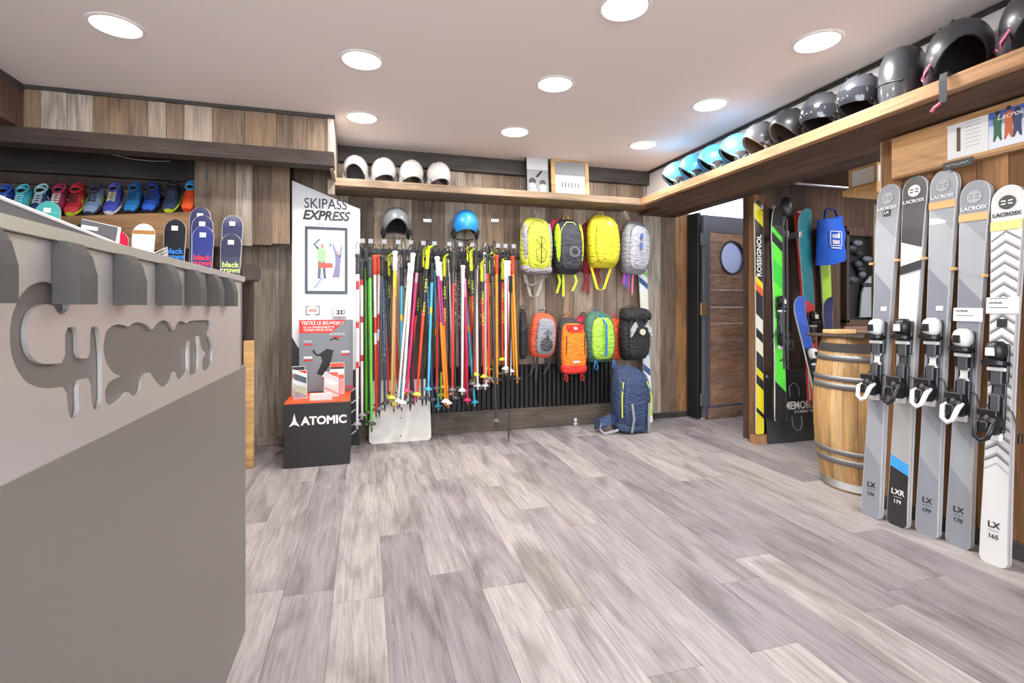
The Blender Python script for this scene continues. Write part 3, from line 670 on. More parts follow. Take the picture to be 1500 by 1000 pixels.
# leaflet holders on the box
ACR = mat('clear_acrylic', (225, 230, 235), .1, alpha=.25)
def leaflet(x, y, wd, h, stops, label, rz=0, kx=0):
    t = thing('leaflet_holder', label, 'leaflet holder', (x, y, .4405), rz=rz)
    MB().box(-wd / 2 - .004, wd / 2 + .004, -.03, -.027, 0, h * .5).box(-wd / 2 - .004, wd / 2 + .004, -.03, .03, 0, .004).box(-wd / 2 - .004, -wd / 2 - .002, -.03, .03, 0, h * .5).build('holder', ACR, t)
    lf = MB().box(-wd / 2, wd / 2, -.022, -.012, .005, h).build('leaflet', PAPER, t)
    MB().box(-wd / 2 + .002, wd / 2 - .002, -.0232, -.022, .007, h - .002).build('cover', print_mat('leaflet_%d' % len(MATS), stops, h, kx), lf)
leaflet(-.46, 4.0, .085, .215, [(0, (214, 60, 52)), (.25, (232, 232, 232)), (.55, (200, 50, 46)), (.7, (236, 236, 234)), (.85, (50, 46, 48))], 'red and white ski leaflet in a clear holder', .15, .3)
leaflet(-.43, 3.87, .085, .20, [(0, (60, 66, 74)), (.2, (150, 190, 120)), (.45, (214, 224, 226)), (.6, (84, 100, 110)), (.82, (236, 236, 232)), (.95, (206, 60, 50))], 'grey green leaflet at the front of the box top', 0, .4)
leaflet(-.19, 3.99, .10, .235, [(0, (222, 74, 44)), (.55, (226, 80, 48)), (.62, (240, 236, 230)), (.8, (40, 38, 40)), (.86, (228, 84, 50))], 'orange leaflet in the taller holder', 0)
leaflet(-.225, 3.88, .095, .18, [(0, (232, 232, 230)), (.2, (218, 60, 48)), (.3, (226, 226, 224)), (.7, (200, 206, 212)), (.9, (222, 84, 60))], 'white leaflet with a red stripe leaning before the orange one', 0, .5)
t = thing('card_holder', 'low clear card holder with white cards on the box front', 'card holder', (-.27, 3.74, .4405))
MB().box(-.09, .06, -.012, -.009, 0, .045).box(-.09, .06, -.012, .02, 0, .004).build('holder', ACR, t)
MB().box(-.085, .055, -.006, .006, .005, .05).build('cards', PAPER, t)

# ------------------------------------------------------------------ white board, convector bars, small tin
t = thing('base_board', 'loose white rounded board leaning below the ski poles', 'board', mw=frame((.285, 4.17, 0), (.285, 4.30, .50), (1, 0, 0)))
MB().prism([(-.245, .02), (-.225, 0), (.225, 0), (.245, .02), (.245, .50), (-.245, .50)], -.006, .006, 'XZ').build('panel', mat('board_white', (222, 220, 214), .5), t)
for z in (.05, .19): MB().prism([(.006 * math.cos(k), z + .006 * math.sin(k)) for k in range(6)], -.008, -.006, 'XZ').build('screw', DARK, t)
t = thing('convector_grille', 'black convector grille of upright bars along the back wall', 'heater', (1.4, 4.345, .185))
me = MB().cbox(-.011, .011, -.02, .02, 0, .385, .003).mesh('bar'); me.materials.append(mat('grille_black', (38, 36, 35), .55))
for k in range(40):
    o = bpy.data.objects.new('bar', me); col.objects.link(o); o.parent = t; o.location = (-.88 + k * .044, 0, 0)
MB().box(-.9, .88, .022, .03, 0, .385).build('backing', BLACK, t)
t = thing('metal_tin', 'small steel tin on the floor before the plinth', 'tin', on_z(843, 623, 0))
MB().lathe([(.034, 0), (.036, .004), (.036, .03), (.034, .033), (.036, .036), (.036, .06), (.033, .064)], 20).build('can', STEEL, t)
MB().lathe([(.034, .064), (.036, .066), (.036, .074), (.03, .076)], 20).build('lid', STEEL, t)

# ------------------------------------------------------------------ ski poles
GRIPS = {}
def grip_mesh(kind):
    if kind in GRIPS: return GRIPS[kind]
    if kind == 'race':
        mb = MB().tube([(0, 0, -.13), (0, 0, -.09), (0, -.004, -.05), (0, .004, -.01), (0, -.01, .02), (0, -.03, .03)], [.013, .015, .012, .015, .014, .006], 8)
        mb.tube([(0, -.03, .03), (.02, -.035, .045), (.03, -.01, .05), (.02, .012, .035), (0, .0, .03)], .006, 6)
    else:
        mb = MB().lathe([(.011, -.14), (.016, -.135), (.015, -.11), (.017, -.10), (.014, -.085), (.017, -.07), (.014, -.055), (.017, -.04), (.015, -.02), (.021, -.004), (.021, .008), (.012, .014)], 10)
    GRIPS[kind] = mb.mesh('grip'); return GRIPS[kind]
SHAFT = {}
def pole(ut, ub, vb, y, sch, vt=None, hang=True, long=None):
    name, smat, gcol, kind, bcol, lab = SCH[sch]
    top = on_y(ut, vt or 384, y); bot = on_y(ub, vb, y - .02)
    L = (top - bot).length
    t = thing('ski_pole', lab, 'ski pole', group='ski poles on the wall rack', mw=frame(bot, top, (1, 0, 0)))
    key = (sch, round(L, 2))
    if key not in SHAFT:
        me = MB().tube([(0, 0, .03), (0, 0, .3), (0, 0, round(L, 2))], [.0078, .0105, .0118], 8).mesh('shaft'); me.materials.append(smat); SHAFT[key] = me
    mobj('shaft', SHAFT[key], None, t)
    gk = ('g', kind, gcol)
    if gk not in SHAFT:
        me = grip_mesh(kind).copy(); me.materials.append(mat('grip_%d_%d_%d' % gcol, gcol, .6)); SHAFT[gk] = me
    o = mobj('grip', SHAFT[gk], None, t); o.location = (0, 0, L + .10)
    if ('tip',) not in SHAFT:
        me = MB().lathe([(.002, 0), (.005, .012), (.0055, .04), (.0065, .045)], 8).mesh('tip'); me.materials.append(DARK); SHAFT[('tip',)] = me
    mobj('tip', SHAFT[('tip',)], None, t)
    bk = ('b', bcol)
    if bk not in SHAFT:
        mb = MB().lathe([(.008, .075), (.030, .062), (.034, .058), (.034, .064), (.012, .082)], 12)
        me = mb.mesh('basket'); me.materials.append(mat('basket_%d_%d_%d' % bcol, bcol, .5)); SHAFT[bk] = me
    mobj('basket', SHAFT[bk], None, t)
    if hang:
        sk = 'strap%d' % random.randrange(3)
        if sk not in SHAFT:
            r_ = random.Random(sk); w_ = r_.uniform(.010, .017)
            me = MB().ribbon([(0, 0, 0), (-w_, .002, .03), (-w_ * .6, .004, .075), (0, .004, .09), (w_ * .7, .004, .075), (w_, .0, .03), (.004, -.002, -.01)], (0, .020, 0), .004).mesh('strap'); me.materials.append(STRAP); SHAFT[sk] = me
        o = mobj('strap', SHAFT[sk], None, t); o.location = (0, 0, L + .11)
    if name == 'leki':
        if 'lk' not in SHAFT:
            o = text('LEKI', .055, mat('neon_yellow', (222, 236, 40), .5), t, (0, 0, 0)); SHAFT['lk'] = o.data; bpy.data.objects.remove(o)
        for zz in (L - .16, L - .34):
            o = mobj('lettering', SHAFT['lk'], None, t); o.location = (.002, -.0128, zz); o.rotation_euler = (PI / 2, -PI / 2, 0); o.scale = (1, .42, 1)
    return t
def shaft(key, stops, dots=None): return print_mat('shaft_' + key, stops, 1.25, rough=.3, dots=dots)
SCH = {
 'wr': ('plain', shaft('white_red', [(0, (232, 232, 232)), (.38, (206, 44, 48)), (.42, (234, 234, 234)), (.62, (210, 46, 48)), (.66, (234, 234, 234)), (.85, (206, 44, 48)), (.9, (232, 232, 232))]), (66, 68, 72), 'std', (150, 150, 152), 'white ski pole with small red marks and grey grip'),
 'gn': ('plain', shaft('green', [(0, (96, 214, 56)), (1, (96, 222, 70))], ((34, 80, 40), 160, 70, .35, .95, .33)), (72, 74, 76), 'std', (60, 62, 64), 'bright green dotted ski pole with dark grip'),
 'rg': ('plain', shaft('white_red_grip', [(0, (196, 60, 50)), (.45, (232, 230, 228)), (.52, (204, 50, 46)), (.62, (232, 230, 228)), (1, (226, 224, 222))]), (232, 78, 52), 'std', (190, 60, 50), 'red and white ski pole with an orange red grip'),
 'nv': ('plain', shaft('navy_dots', [(0, (24, 70, 120)), (1, (28, 60, 104))], ((150, 200, 230), 150, 60, .3, .95, .32)), (44, 46, 52), 'std', (70, 72, 76), 'navy blue ski pole patterned with pale dots'),
 'lr': ('leki', shaft('race_red', [(0, (236, 66, 28)), (.55, (236, 66, 28)), (.56, (30, 30, 32)), (1, (30, 30, 32))]), (216, 228, 44), 'race', (216, 226, 60), 'black and red racing pole with neon yellow grip'),
 'tn': ('plain', shaft('tan', [(0, (206, 156, 98)), (.72, (206, 156, 98)), (.73, (240, 212, 40)), (.86, (60, 56, 54)), (1, (60, 56, 54))]), (230, 230, 228), 'std', (216, 206, 80), 'tan ski pole with yellow upper band and white grip'),
 'wh': ('plain', shaft('white', [(0, (236, 234, 232)), (1, (238, 236, 236))]), (232, 224, 226), 'std', (236, 234, 232), 'plain white ski pole with white grip'),
 'mg': ('plain', shaft('magenta', [(0, (226, 30, 110)), (.7, (226, 30, 110)), (.72, (240, 150, 180)), (1, (120, 50, 90))]), (50, 48, 52), 'std', (232, 70, 130), 'magenta ski pole with dark grip'),
 'sb': ('plain', shaft('sky', [(0, (74, 186, 220)), (.5, (74, 186, 220)), (.52, (240, 210, 50)), (.56, (74, 186, 220)), (1, (70, 170, 214))]), (54, 60, 66), 'std', (60, 160, 190), 'sky blue ski pole with dark grip'),
 'or': ('plain', shaft('orange_violet', [(0, (246, 136, 26)), (.52, (246, 136, 26)), (.54, (150, 40, 100)), (.82, (120, 50, 110)), (1, (235, 235, 235))]), (236, 234, 234), 'std', (238, 238, 236), 'orange ski pole with purple upper shaft and white grip'),
 'ob': ('plain', shaft('amber', [(0, (242, 150, 28)), (.8, (242, 150, 28)), (.82, (226, 120, 30)), (1, (226, 120, 30))]), (226, 66, 40), 'std', (70, 66, 62), 'amber ski pole with red grip'),
 'bk': ('plain', shaft('black', [(0, (52, 52, 56)), (1, (44, 44, 48))]), (40, 40, 42), 'std', (90, 90, 94), 'black ski pole with black grip'),
 'bw': ('plain', shaft('black_script', [(0, (44, 44, 48)), (1, (44, 44, 48))], ((226, 226, 226), 130, 55, .45, .95, .3)), (46, 46, 50), 'std', (110, 110, 114), 'black ski pole with white script on the shaft'),
 'by': ('leki', shaft('black_lime', [(0, (190, 206, 40)), (.2, (34, 34, 36)), (1, (34, 34, 36))]), (206, 224, 50), 'race', (190, 206, 60), 'black ski pole with neon lettering and lime loop grip'),
 'rd': ('plain', shaft('red', [(0, (222, 52, 34)), (.7, (222, 52, 34)), (.72, (60, 50, 52)), (1, (60, 50, 52))]), (60, 56, 56), 'std', (100, 96, 96), 'red ski pole with dark upper shaft'),
 'wc': ('plain', shaft('white_confetti', [(0, (236, 236, 236)), (1, (238, 238, 238))], ((214, 60, 140), 70, 16, .5, .95, .3)), (236, 234, 234), 'std', (236, 236, 234), 'white ski pole with pink confetti marks')}
PL = [(523.9, 523.0, 635.6, 3.958, 'wr', 393.8), (530.0, 530.5, 622.0, 4.090, 'wr', 401.6), (536.2, 536.7, 630.0, 4.267, 'gn', 384.9), (539.0, 541.0, 618.0, 4.160, 'bk', 402.5), (542.1, 544.6, 635.1, 3.976, 'gn', 399.3), (549.0, 551.0, 614.0, 4.060, 'rg', 394.9), (555.0, 553.0, 606.0, 4.150, 'rg', 394.2), (559.5, 555.6, 613.3, 3.959, 'bk', 396.3), (561.4, 563.9, 604.7, 4.091, 'nv', 401.8), (565.1, 575.5, 588.8, 4.174, 'bk', 402.8), (569.7, 568.2, 593.9, 4.238, 'lr', 398.4), (575.0, 585.7, 600.3, 4.177, 'rd', 408.5), (578.3, 573.2, 596.9, 3.976, 'tn', 389.0), (579.6, 577.0, 606.1, 4.103, 'tn', 399.1), (588.5, 587.4, 592.8, 4.116, 'sb', 411.5), (592.7, 605.5, 590.1, 4.062, 'bw', 386.9), (597.0, 607.0, 596.0, 4.190, 'mg', 402.9), (599.0, 582.0, 601.0, 4.020, 'wh', 406.2), (603.7, 588.2, 604.1, 3.951, 'wh', 391.9), (606.6, 600.9, 603.8, 4.110, 'bk', 398.7), (611.3, 595.0, 586.4, 3.993, 'mg', 392.2), (616.2, 618.9, 596.9, 4.125, 'bk', 392.0), (619.9, 593.1, 588.6, 4.243, 'lr', 386.2), (625.5, 633.8, 598.9, 4.030, 'nv', 397.5), (625.6, 610.0, 591.6, 3.958, 'lr', 388.0), (631.0, 624.0, 596.0, 4.190, 'bk', 394.4), (632.9, 626.8, 584.0, 3.992, 'sb', 406.0), (636.2, 642.2, 607.5, 4.235, 'sb', 387.8), (641.5, 653.2, 601.5, 3.953, 'or', 396.7), (642.1, 639.4, 582.0, 4.140, 'rd', 399.3), (645.0, 657.0, 604.0, 4.020, 'or', 404.0), (648.0, 646.0, 592.0, 4.190, 'by', 406.9), (651.0, 651.0, 580.0, 4.090, 'lr', 399.5), (658.3, 657.5, 581.2, 4.263, 'bk', 403.9), (659.0, 664.0, 590.0, 4.200, 'wh', 400.2), (664.4, 662.5, 584.9, 3.975, 'rd', 387.5), (661.1, 668.0, 596.5, 4.053, 'bk', 392.6), (667.8, 665.3, 581.0, 4.112, 'bw', 390.7), (671.5, 674.5, 581.4, 4.263, 'bw', 391.6), (677.9, 676.9, 585.5, 4.014, 'wh', 409.0), (678.8, 696.3, 601.9, 4.143, 'sb', 394.8), (681.0, 685.0, 599.0, 4.090, 'mg', 400.1), (684.0, 680.0, 588.0, 4.190, 'rd', 402.8), (685.3, 693.4, 570.4, 4.269, 'lr', 385.3), (690.5, 696.7, 562.4, 4.023, 'lr', 391.1), (694.8, 691.2, 584.0, 4.221, 'bk', 409.1), (696.9, 692.5, 575.8, 3.964, 'bk', 386.5), (697.5, 699.8, 577.9, 4.078, 'wh', 408.7), (705.0, 702.6, 581.4, 4.157, 'bw', 398.8), (706.0, 709.5, 565.0, 4.030, 'lr', 406.7), (709.6, 712.7, 571.1, 4.244, 'or', 389.1), (711.0, 711.0, 578.0, 4.090, 'wh', 407.0), (714.3, 717.3, 568.3, 3.954, 'rd', 393.0), (716.3, 714.9, 553.8, 4.135, 'by', 395.5), (721.0, 725.0, 570.0, 4.190, 'wh', 403.4), (723.2, 722.5, 568.9, 4.267, 'by', 385.6), (727.4, 728.3, 569.7, 4.000, 'ob', 393.6), (728.0, 728.0, 560.0, 4.110, 'rd', 407.5), (733.6, 741.8, 557.1, 4.217, 'by', 405.1), (732.3, 735.1, 560.3, 4.163, 'bk', 396.0), (736.0, 736.0, 540.0, 4.050, 'lr', 404.0), (740.7, 741.0, 553.5, 3.950, 'wc', 402.2), (741.2, 744.1, 554.6, 4.096, 'rd', 404.7), (745.0, 748.0, 557.0, 4.000, 'wc', 402.0), (747.7, 753.6, 556.6, 4.259, 'ob', 409.2), (751.0, 758.0, 568.0, 4.030, 'ob', 394.9)]
SHORT = {'wr': 'red-marked white', 'gn': 'green', 'rg': 'red-gripped', 'nv': 'navy', 'lr': 'black-red racing', 'tn': 'tan', 'wh': 'plain white', 'mg': 'magenta', 'sb': 'sky blue', 'or': 'orange', 'ob': 'amber', 'bk': 'black', 'bw': 'scripted black', 'by': 'black-lime', 'rd': 'red', 'wc': 'confetti'}
PL.sort(key=lambda q: q[0])
for i, (ut, ub, vb, y, s, vt) in enumerate(PL):
    t = pole(ut, ub, vb - 2, y, s, vt=vt)
    nb = [SHORT[PL[j][4]] for j in (i - 1, i + 1) if 0 <= j < len(PL) and PL[j][4] != s]
    if nb and len((SCH[s][5] + ' by the ' + ' and '.join(nb) + ' poles').split()) > 16: nb = nb[:1]
    t['label'] = SCH[s][5] + (', by the ' + ' and '.join(nb) + (' poles' if len(nb) > 1 else ' pole') if nb else '')
p1 = on_y(748, 400, 3.84); p0 = on_z(745, 647, 0)
t = thing('trekking_pole', 'long thin black telescopic pole standing on the floor by the plinth', 'pole', mw=frame(p0, (p1.x, 3.84, 1.30), (1, 0, 0)))
MB().tube([(0, 0, .0), (0, 0, .05), (0, 0, .30)], [.003, .006, .006], 8).build('lower_section', DARK, t)
MB().tube([(0, 0, .30), (0, 0, .31), (0, 0, 1.2)], [.007, .0085, .0085], 8).build('upper_section', BLACK, t)
MB().lathe([(.010, 1.2), (.016, 1.22), (.015, 1.31), (.02, 1.33), (.01, 1.34)], 10).build('grip', FOAM, t)
pole(721, 727, 628, 3.915, 'bk', vt=397)['label'] = 'thin dark pole with a pale basket hanging low above the plinth'
# rack rail and its hooks
t = thing('pole_rack', 'row of metal wall hooks holding the ski poles', 'rack', (.75, 4.36, 1.555))
MB().cbox(-.80, .80, .0, .02, -.02, .02, .003).build('rail', DARK, t)
for u in (531, 543, 563, 583, 602, 620, 636, 658, 674, 692, 712, 729, 740, 752):
    p = on_y(u, 357, 3.98); x = p.x - .75
    if u == 712: MB().tube([(x + .03, 0, .012), (x + .045, -.445, .012), (x + .045, -.46, .03)], .005, 6).build('hook', STEEL, t)
    MB().tube([(x, 0, .012), (x, -.37, .012), (x, -.385, .03)], .005, 6).build('hook', STEEL, t)
    MB().cbox(x - .018, x + .018, -.392, -.386, .012, .046, .002).build('hook_plate', mat('hook_label', (140, 142, 146), .4), t)

# ------------------------------------------------------------------ helmets
def helmet(name, loc, rz, shell, label, group, liner=(36, 36, 38), pad=None, visor=False, strap=(30, 30, 32), scale=1.0, tilt=0, vents=True, rough=.35, roll=0, word=None):
    t = thing(name, label, 'helmet', loc, group)
    t.rotation_euler = (tilt, roll, rz); t.scale = (scale,) * 3
    A, B, Cc = .108, .138, .125; Z0 = .125
    def thmax(ph):                    # front is -y
        f = -math.sin(ph)             # 1 at the face
        return math.radians(116 - 34 * max(0, f) ** 2.2 + 14 * abs(math.cos(ph)) ** 2)
    def surf(k, n=28, m=10):
        rings = []
        for i in range(m + 1):
            r = []
            for j in range(n):
                ph = 2 * PI * j / n; th = max(thmax(ph) * i / m, .02)
                r.append((A * k * math.sin(th) * math.cos(ph), B * k * math.sin(th) * math.sin(ph), Z0 + Cc * k * math.cos(th)))
            rings.append(r)
        return rings
    so_, si = surf(1.0), surf(.90)
    SM = mat('helmet_%d_%d_%d' % shell, shell, rough, coat=.15)
    mb = MB().loft(so_, False); mb.add(so_[0], [tuple(range(28))], True); mb.loft([so_[-1], si[-1]], False)
    mb.build('shell', SM, t)
    li = MB().loft(si, False); li.add(si[0], [tuple(range(28))]); li.build('liner', mat('liner_%d_%d_%d' % liner, liner, .9), t)
    pm = mat('pad_%d_%d_%d' % (pad or (34, 34, 36)), pad or (34, 34, 36), .8, bump=.2)
    for s in (-1, 1):
        MB().ell((s * .096, .0, .05), (.017, .05, .05), 12, 8).build('ear_pad', pm, t)
    sm = mat('strap_%d_%d_%d' % strap, strap, .7)
    MB().ribbon([(-.10, -.005, .03), (-.07, -.03, .008), (0, -.045, .004), (.07, -.03, .008), (.10, -.005, .03)], (0, .016, .004), .003).build('chin_strap', sm, t)
    for s in (-1, 1): MB().ribbon([(s * .100, -.075, .075), (s * .114, -.03, .05), (s * .104, -.012, .018), (s * .114, .02, .05), (s * .104, .06, .075)], (0, .004, .010), .003).build('side_strap', sm, t)
    mb = MB()
    if vents:
        for s in (-1, 1):
            for k in range(3):
                th = math.radians(34); ph = math.radians(-60 + 50 * k) if s > 0 else PI - math.radians(-60 + 50 * k)
                c = Vector((A * math.sin(th) * math.cos(ph), B * math.sin(th) * math.sin(ph), Z0 + Cc * math.cos(th)))
                MB().ell(c, (.006, .018, .006), 8, 5).build('vent', mat('vent_dark', (44, 44, 48), .6), t)
    rim = [Vector(p) * 1.0 for p in so_[-1]]
    MB().tube([p for p in rim] + [rim[0]], .004, 6).build('rim_trim', mat('rimtrim_%d_%d_%d' % liner, liner, .6), t)
    if visor:
        rings = []
        for th in (76, 90, 102, 112):
            a = math.radians(th); rings.append([(A * 1.04 * math.sin(a) * math.cos(p), B * 1.10 * math.sin(a) * math.sin(p), Z0 + Cc * math.cos(a) - .01) for p in [math.radians(d) for d in range(-160, -19, 14)]])
        MB().loft(rings, False, True, False).build('visor', mat('visor_dark', (46, 48, 54), .12, coat=.5), t)
    if word:
        text(word, .045, PAPER, t, (.1135, -.005, .115), rot=(PI / 2, 0, PI / 2), bold=.001)
    return t
WG = 'white helmets on the back wall shelf'
for k, (u, lb) in enumerate(((521, 'white helmet with open face turned outward, at the shelf end'), (562, 'large plain white helmet beside the open-faced one'), (602.5, 'white helmet third along the back shelf, by a plain white one'), (642.5, 'white helmet standing last in its row, towards the picture frames'))):
    p = on_y(u, 264, 4.18); helmet('ski_helmet', (p.x, 4.19, 2.062), [-.12, PI + .25, PI + .2, PI + .25][k], (196, 194, 192), lb, WG, (96, 92, 90), (150, 148, 146), strap=(190, 190, 188), scale=.89)
p = on_y(580, 352, 4.24); helmet('ski_helmet', (p.x, 4.24, 1.64), .05, (112, 114, 118), 'grey helmet hanging on the wall above the poles', 'helmets on the wall', scale=1.05)
p = on_y(682, 352, 4.24); helmet('ski_helmet', (p.x, 4.25, 1.66), PI, (44, 142, 214), 'bright blue helmet hanging on the wall above the poles', 'helmets on the wall', scale=1.02, vents=False)
BG = 'blue helmets on the right-hand shelf'; KG = 'black helmets on the right-hand shelf'
XS = 2.50
for k, (y, lb) in enumerate(((3.645, 'sky blue helmet at the far corner end of the long shelf'), (3.41, 'sky blue helmet second from the shelf corner'), (3.175, 'sky blue helmet third from the shelf corner'), (2.94, 'sky blue helmet standing next to the dark helmets'))):
    helmet('ski_helmet', (XS, y, 2.062), -PI / 2 - .5, (84, 172, 230), lb, BG, scale=.92, strap=(120, 180, 220), vents=False, pad=(60, 54, 52))
helmet('ski_helmet', (XS, 2.715, 2.062), -PI / 2 - .2, (84, 84, 90), 'dark grey helmet next to the blue helmets', KG, scale=.92, liner= (120, 104, 92), pad=(110, 104, 100))
t = helmet('ski_helmet', (XS, 2.49, 2.062), -PI / 2 + .0, (52, 54, 58), 'charcoal helmet with a round grey ear badge', KG, scale=.93, liner= (90, 84, 80))
MB().prism([(.028 * math.cos(a * PI / 8), .07 + .028 * math.sin(a * PI / 8)) for a in range(16)], .113, .118, 'YZ').build('ear_badge', GREY, t)
helmet('ski_helmet', (XS, 2.262, 2.062), -PI / 2 + .12, (58, 60, 66), 'black visor helmet with white lettering on its side', KG, scale=.94, visor=True, word='cairn')
helmet('ski_helmet', (XS, 2.032, 2.062), -PI / 2 + .12, (62, 64, 70), 'glossy black visor helmet between the lettered one and the tall one', KG, scale=.94, visor=True)
t = thing('helmet_case', 'tall black curved shell with a slit standing on the helmet shelf', 'helmet', (XS, 1.82, 2.062))
rings = []
for z, k in ((0, .92), (.06, 1.0), (.14, 1.0), (.21, .9), (.255, .7), (.27, .35)):
    rings.append([(-.10 * k * math.cos(a) ** .6 if math.cos(a) > 0 else .05 * k, .085 * k * math.sin(a), z) for a in [(-90 + 12 * q) * PI / 180 for q in range(16)]] + [(.06 * k, .08 * k, z), (.06 * k, -.08 * k, z)])
MB().loft(rings).build('shell', mat('case_black', (60, 62, 66), .3, coat=.3), t)
MB().tube([(-.085, -.062, .085), (-.102, 0, .095), (-.085, .062, .10)], .005, 6).build('slit', BLACK, t)
helmet('ski_helmet', (XS, 1.582, 2.062), -PI / 2 + .75, (56, 58, 62), 'large black helmet with pink straps and a hanging buckle', KG, (44, 40, 44), pad=(60, 54, 62), strap=(236, 96, 140), scale=1.08)
t = thing('strap_buckle', 'grey webbing strap with pink clip hanging over the shelf edge', 'strap', (2.352, 1.545, 2.07))
MB().ribbon([(.06, .01, .0), (.004, 0, .003), (-.002, 0, -.03), (0, 0, -.085), (.002, .004, -.12)], (0, .03, 0), .003).build('webbing', mat('grey_webbing', (70, 74, 78), .8), t)
MB().tube([(.0, .01, -.12), (-.004, .03, -.13), (-.004, .045, -.145)], .006, 6).build('clip', mat('pink_clip', (236, 90, 120), .4), t)
helmet('ski_helmet', (XS, 1.30, 2.062), -PI / 2 + .75, (58, 60, 64), 'black helmet with pink strap nearest the end of the shelf in view', KG, (44, 40, 44), pad=(60, 54, 62), strap=(236, 96, 140), scale=1.08)

# ------------------------------------------------------------------ picture frames on the back shelf
def picture(u0, u1, v0, v1, y, fr, bw, label, lean=.03):
    a = on_y(u0, v1, y); b_ = on_y(u1, v0, y); wd = b_.x - a.x; h = b_.z - 2.062
    t = thing('picture_frame', label, 'picture', mw=frame(((a.x + b_.x) / 2, y, 2.062), ((a.x + b_.x) / 2, y + lean, 2.062 + h), (1, 0, 0)))
    for x0, x1, z0, z1 in ((-wd / 2, wd / 2, 0, bw), (-wd / 2, wd / 2, h - bw, h), (-wd / 2, -wd / 2 + bw, bw, h - bw), (wd / 2 - bw, wd / 2, bw, h - bw)):
        MB().cbox(x0, x1, -.012, .012, z0, z1, .002).build('frame_bar', fr, t)
    return t, wd, h
t, wd, h = picture(771, 805, 228, 280, 4.2, BLACK, .008, 'narrow black and white photo of two laughing people in dark frame')
MB().box(-wd / 2 + .008, wd / 2 - .008, -.004, .0, .008, h - .008).build('photo', mat('photo_grey', (150, 150, 152), .5), t)
for (x, z, s, g) in ((-.05, .09, .03, 215), (.045, .08, .032, 208), (-.05, .13, .034, 70), (.045, .12, .03, 80), (-.04, .04, .035, 226), (.05, .03, .03, 216)):
    MB().prism([(x + s * math.cos(k * PI / 5), z + s * .9 * math.sin(k * PI / 5)) for k in range(10)], -.0058 - g * 1e-6, -.0045, 'XZ').build('photo_tone', mat('tone_%d' % g, (g, g, g), .6), t)
MB().prism([(-.02, .17), (.03, .23), (.045, .22), (.0, .165)], -.006, -.0045, 'XZ').build('photo_tone', BLACK, t)
MB().box(-wd / 2 + .009, wd / 2 - .009, -.0055, -.0045, .235, h - .01).build('photo_tone', mat('tone_200', (200, 200, 202), .6), t)
t, wd, h = picture(808, 863, 233, 284, 4.19, W_PINE, .035, 'square pale wooden frame with an old snow photograph')
MB().box(-wd / 2 + .034, wd / 2 - .034, -.004, .0, .034, h - .034).build('photo', mat('photo_snow', (206, 210, 212), .5), t)
MB().box(-wd / 2 + .036, wd / 2 - .036, -.0052, -.004, h * .56, h - .037).build('photo_tone', mat('tone_150', (150, 152, 152), .6), t)
for k in range(6):
    x = -.08 + k * .032; MB().box(x - .004, x + .004, -.006, -.0045, .09, .135).build('photo_tone', mat('tone_80', (80, 80, 84), .6), t)
for u, lb in ((626, 'small white price tag on the wall beside the grey helmet'), (725, 'small white price tag on the wall right of the blue helmet')):
    p = on_y(u, 323, 4.377); o = MB().box(p.x - .035, p.x + .035, 4.372, 4.377, p.z - .014, p.z + .014).build('price_tag', PAPER); tag(o, lb, 'price tag')
# ------------------------------------------------------------------ backpacks
def fab(c, r=.75):
    k = 'fabric_%d_%d_%d' % c
    if k in MATS: return MATS[k]
    m = mat(k, c, r, bump=.35, bscale=120); nt, N, L, b = nodes_of(m)
    old = b.inputs['Normal'].links[0].from_node
    tc = N.new('ShaderNodeTexCoord'); mp = N.new('ShaderNodeMapping'); mp.inputs['Rotation'].default_value = (0, .5, .3); mp.inputs['Scale'].default_value = (1, 1, 2.2); L.new(tc.outputs['Object'], mp.inputs[0])
    nz = N.new('ShaderNodeTexNoise'); nz.inputs['Scale'].default_value = 11; nz.inputs['Detail'].default_value = 2; nz.inputs['Distortion'].default_value = 1.5; L.new(mp.outputs[0], nz.inputs['Vector'])
    bp = N.new('ShaderNodeBump'); bp.inputs['Strength'].default_value = .8; bp.inputs['Distance'].default_value = .035
    L.new(nz.outputs[0], bp.inputs['Height']); L.new(old.outputs[0], bp.inputs['Normal']); L.new(bp.outputs[0], b.inputs['Normal'])
    return m
def ringse(cx, cy, z, wd, dp, n=20, e=.55):
    r = []
    for j in range(n):
        a = 2 * PI * j / n; c, s = math.cos(a), math.sin(a)
        r.append((cx + math.copysign(abs(c) ** e, c) * wd / 2, cy + math.copysign(abs(s) ** e, s) * dp / 2, z))
    return r
def bulge(w, h, d, z0=0, y=0, top=.55, bot=.85, e=.55, sag=0):
    """soft closed volume, h tall from z0, front towards -y"""
    prof = [(0, bot * .72, .55), (.05, bot * .93, .8), (.15, bot + (1 - bot) * .5, .97), (.35, 1, 1), (.6, .98, .95), (.8, .90, .82), (.92, top + (.9 - top) * .55, .62), (.98, top * .85, .40), (1, top * .6, .2)]
    return MB().loft([ringse(sag * t, y - d / 2 * k * .9, z0 + h * t, w * a, d * k, e=e) for t, a, k in prof])
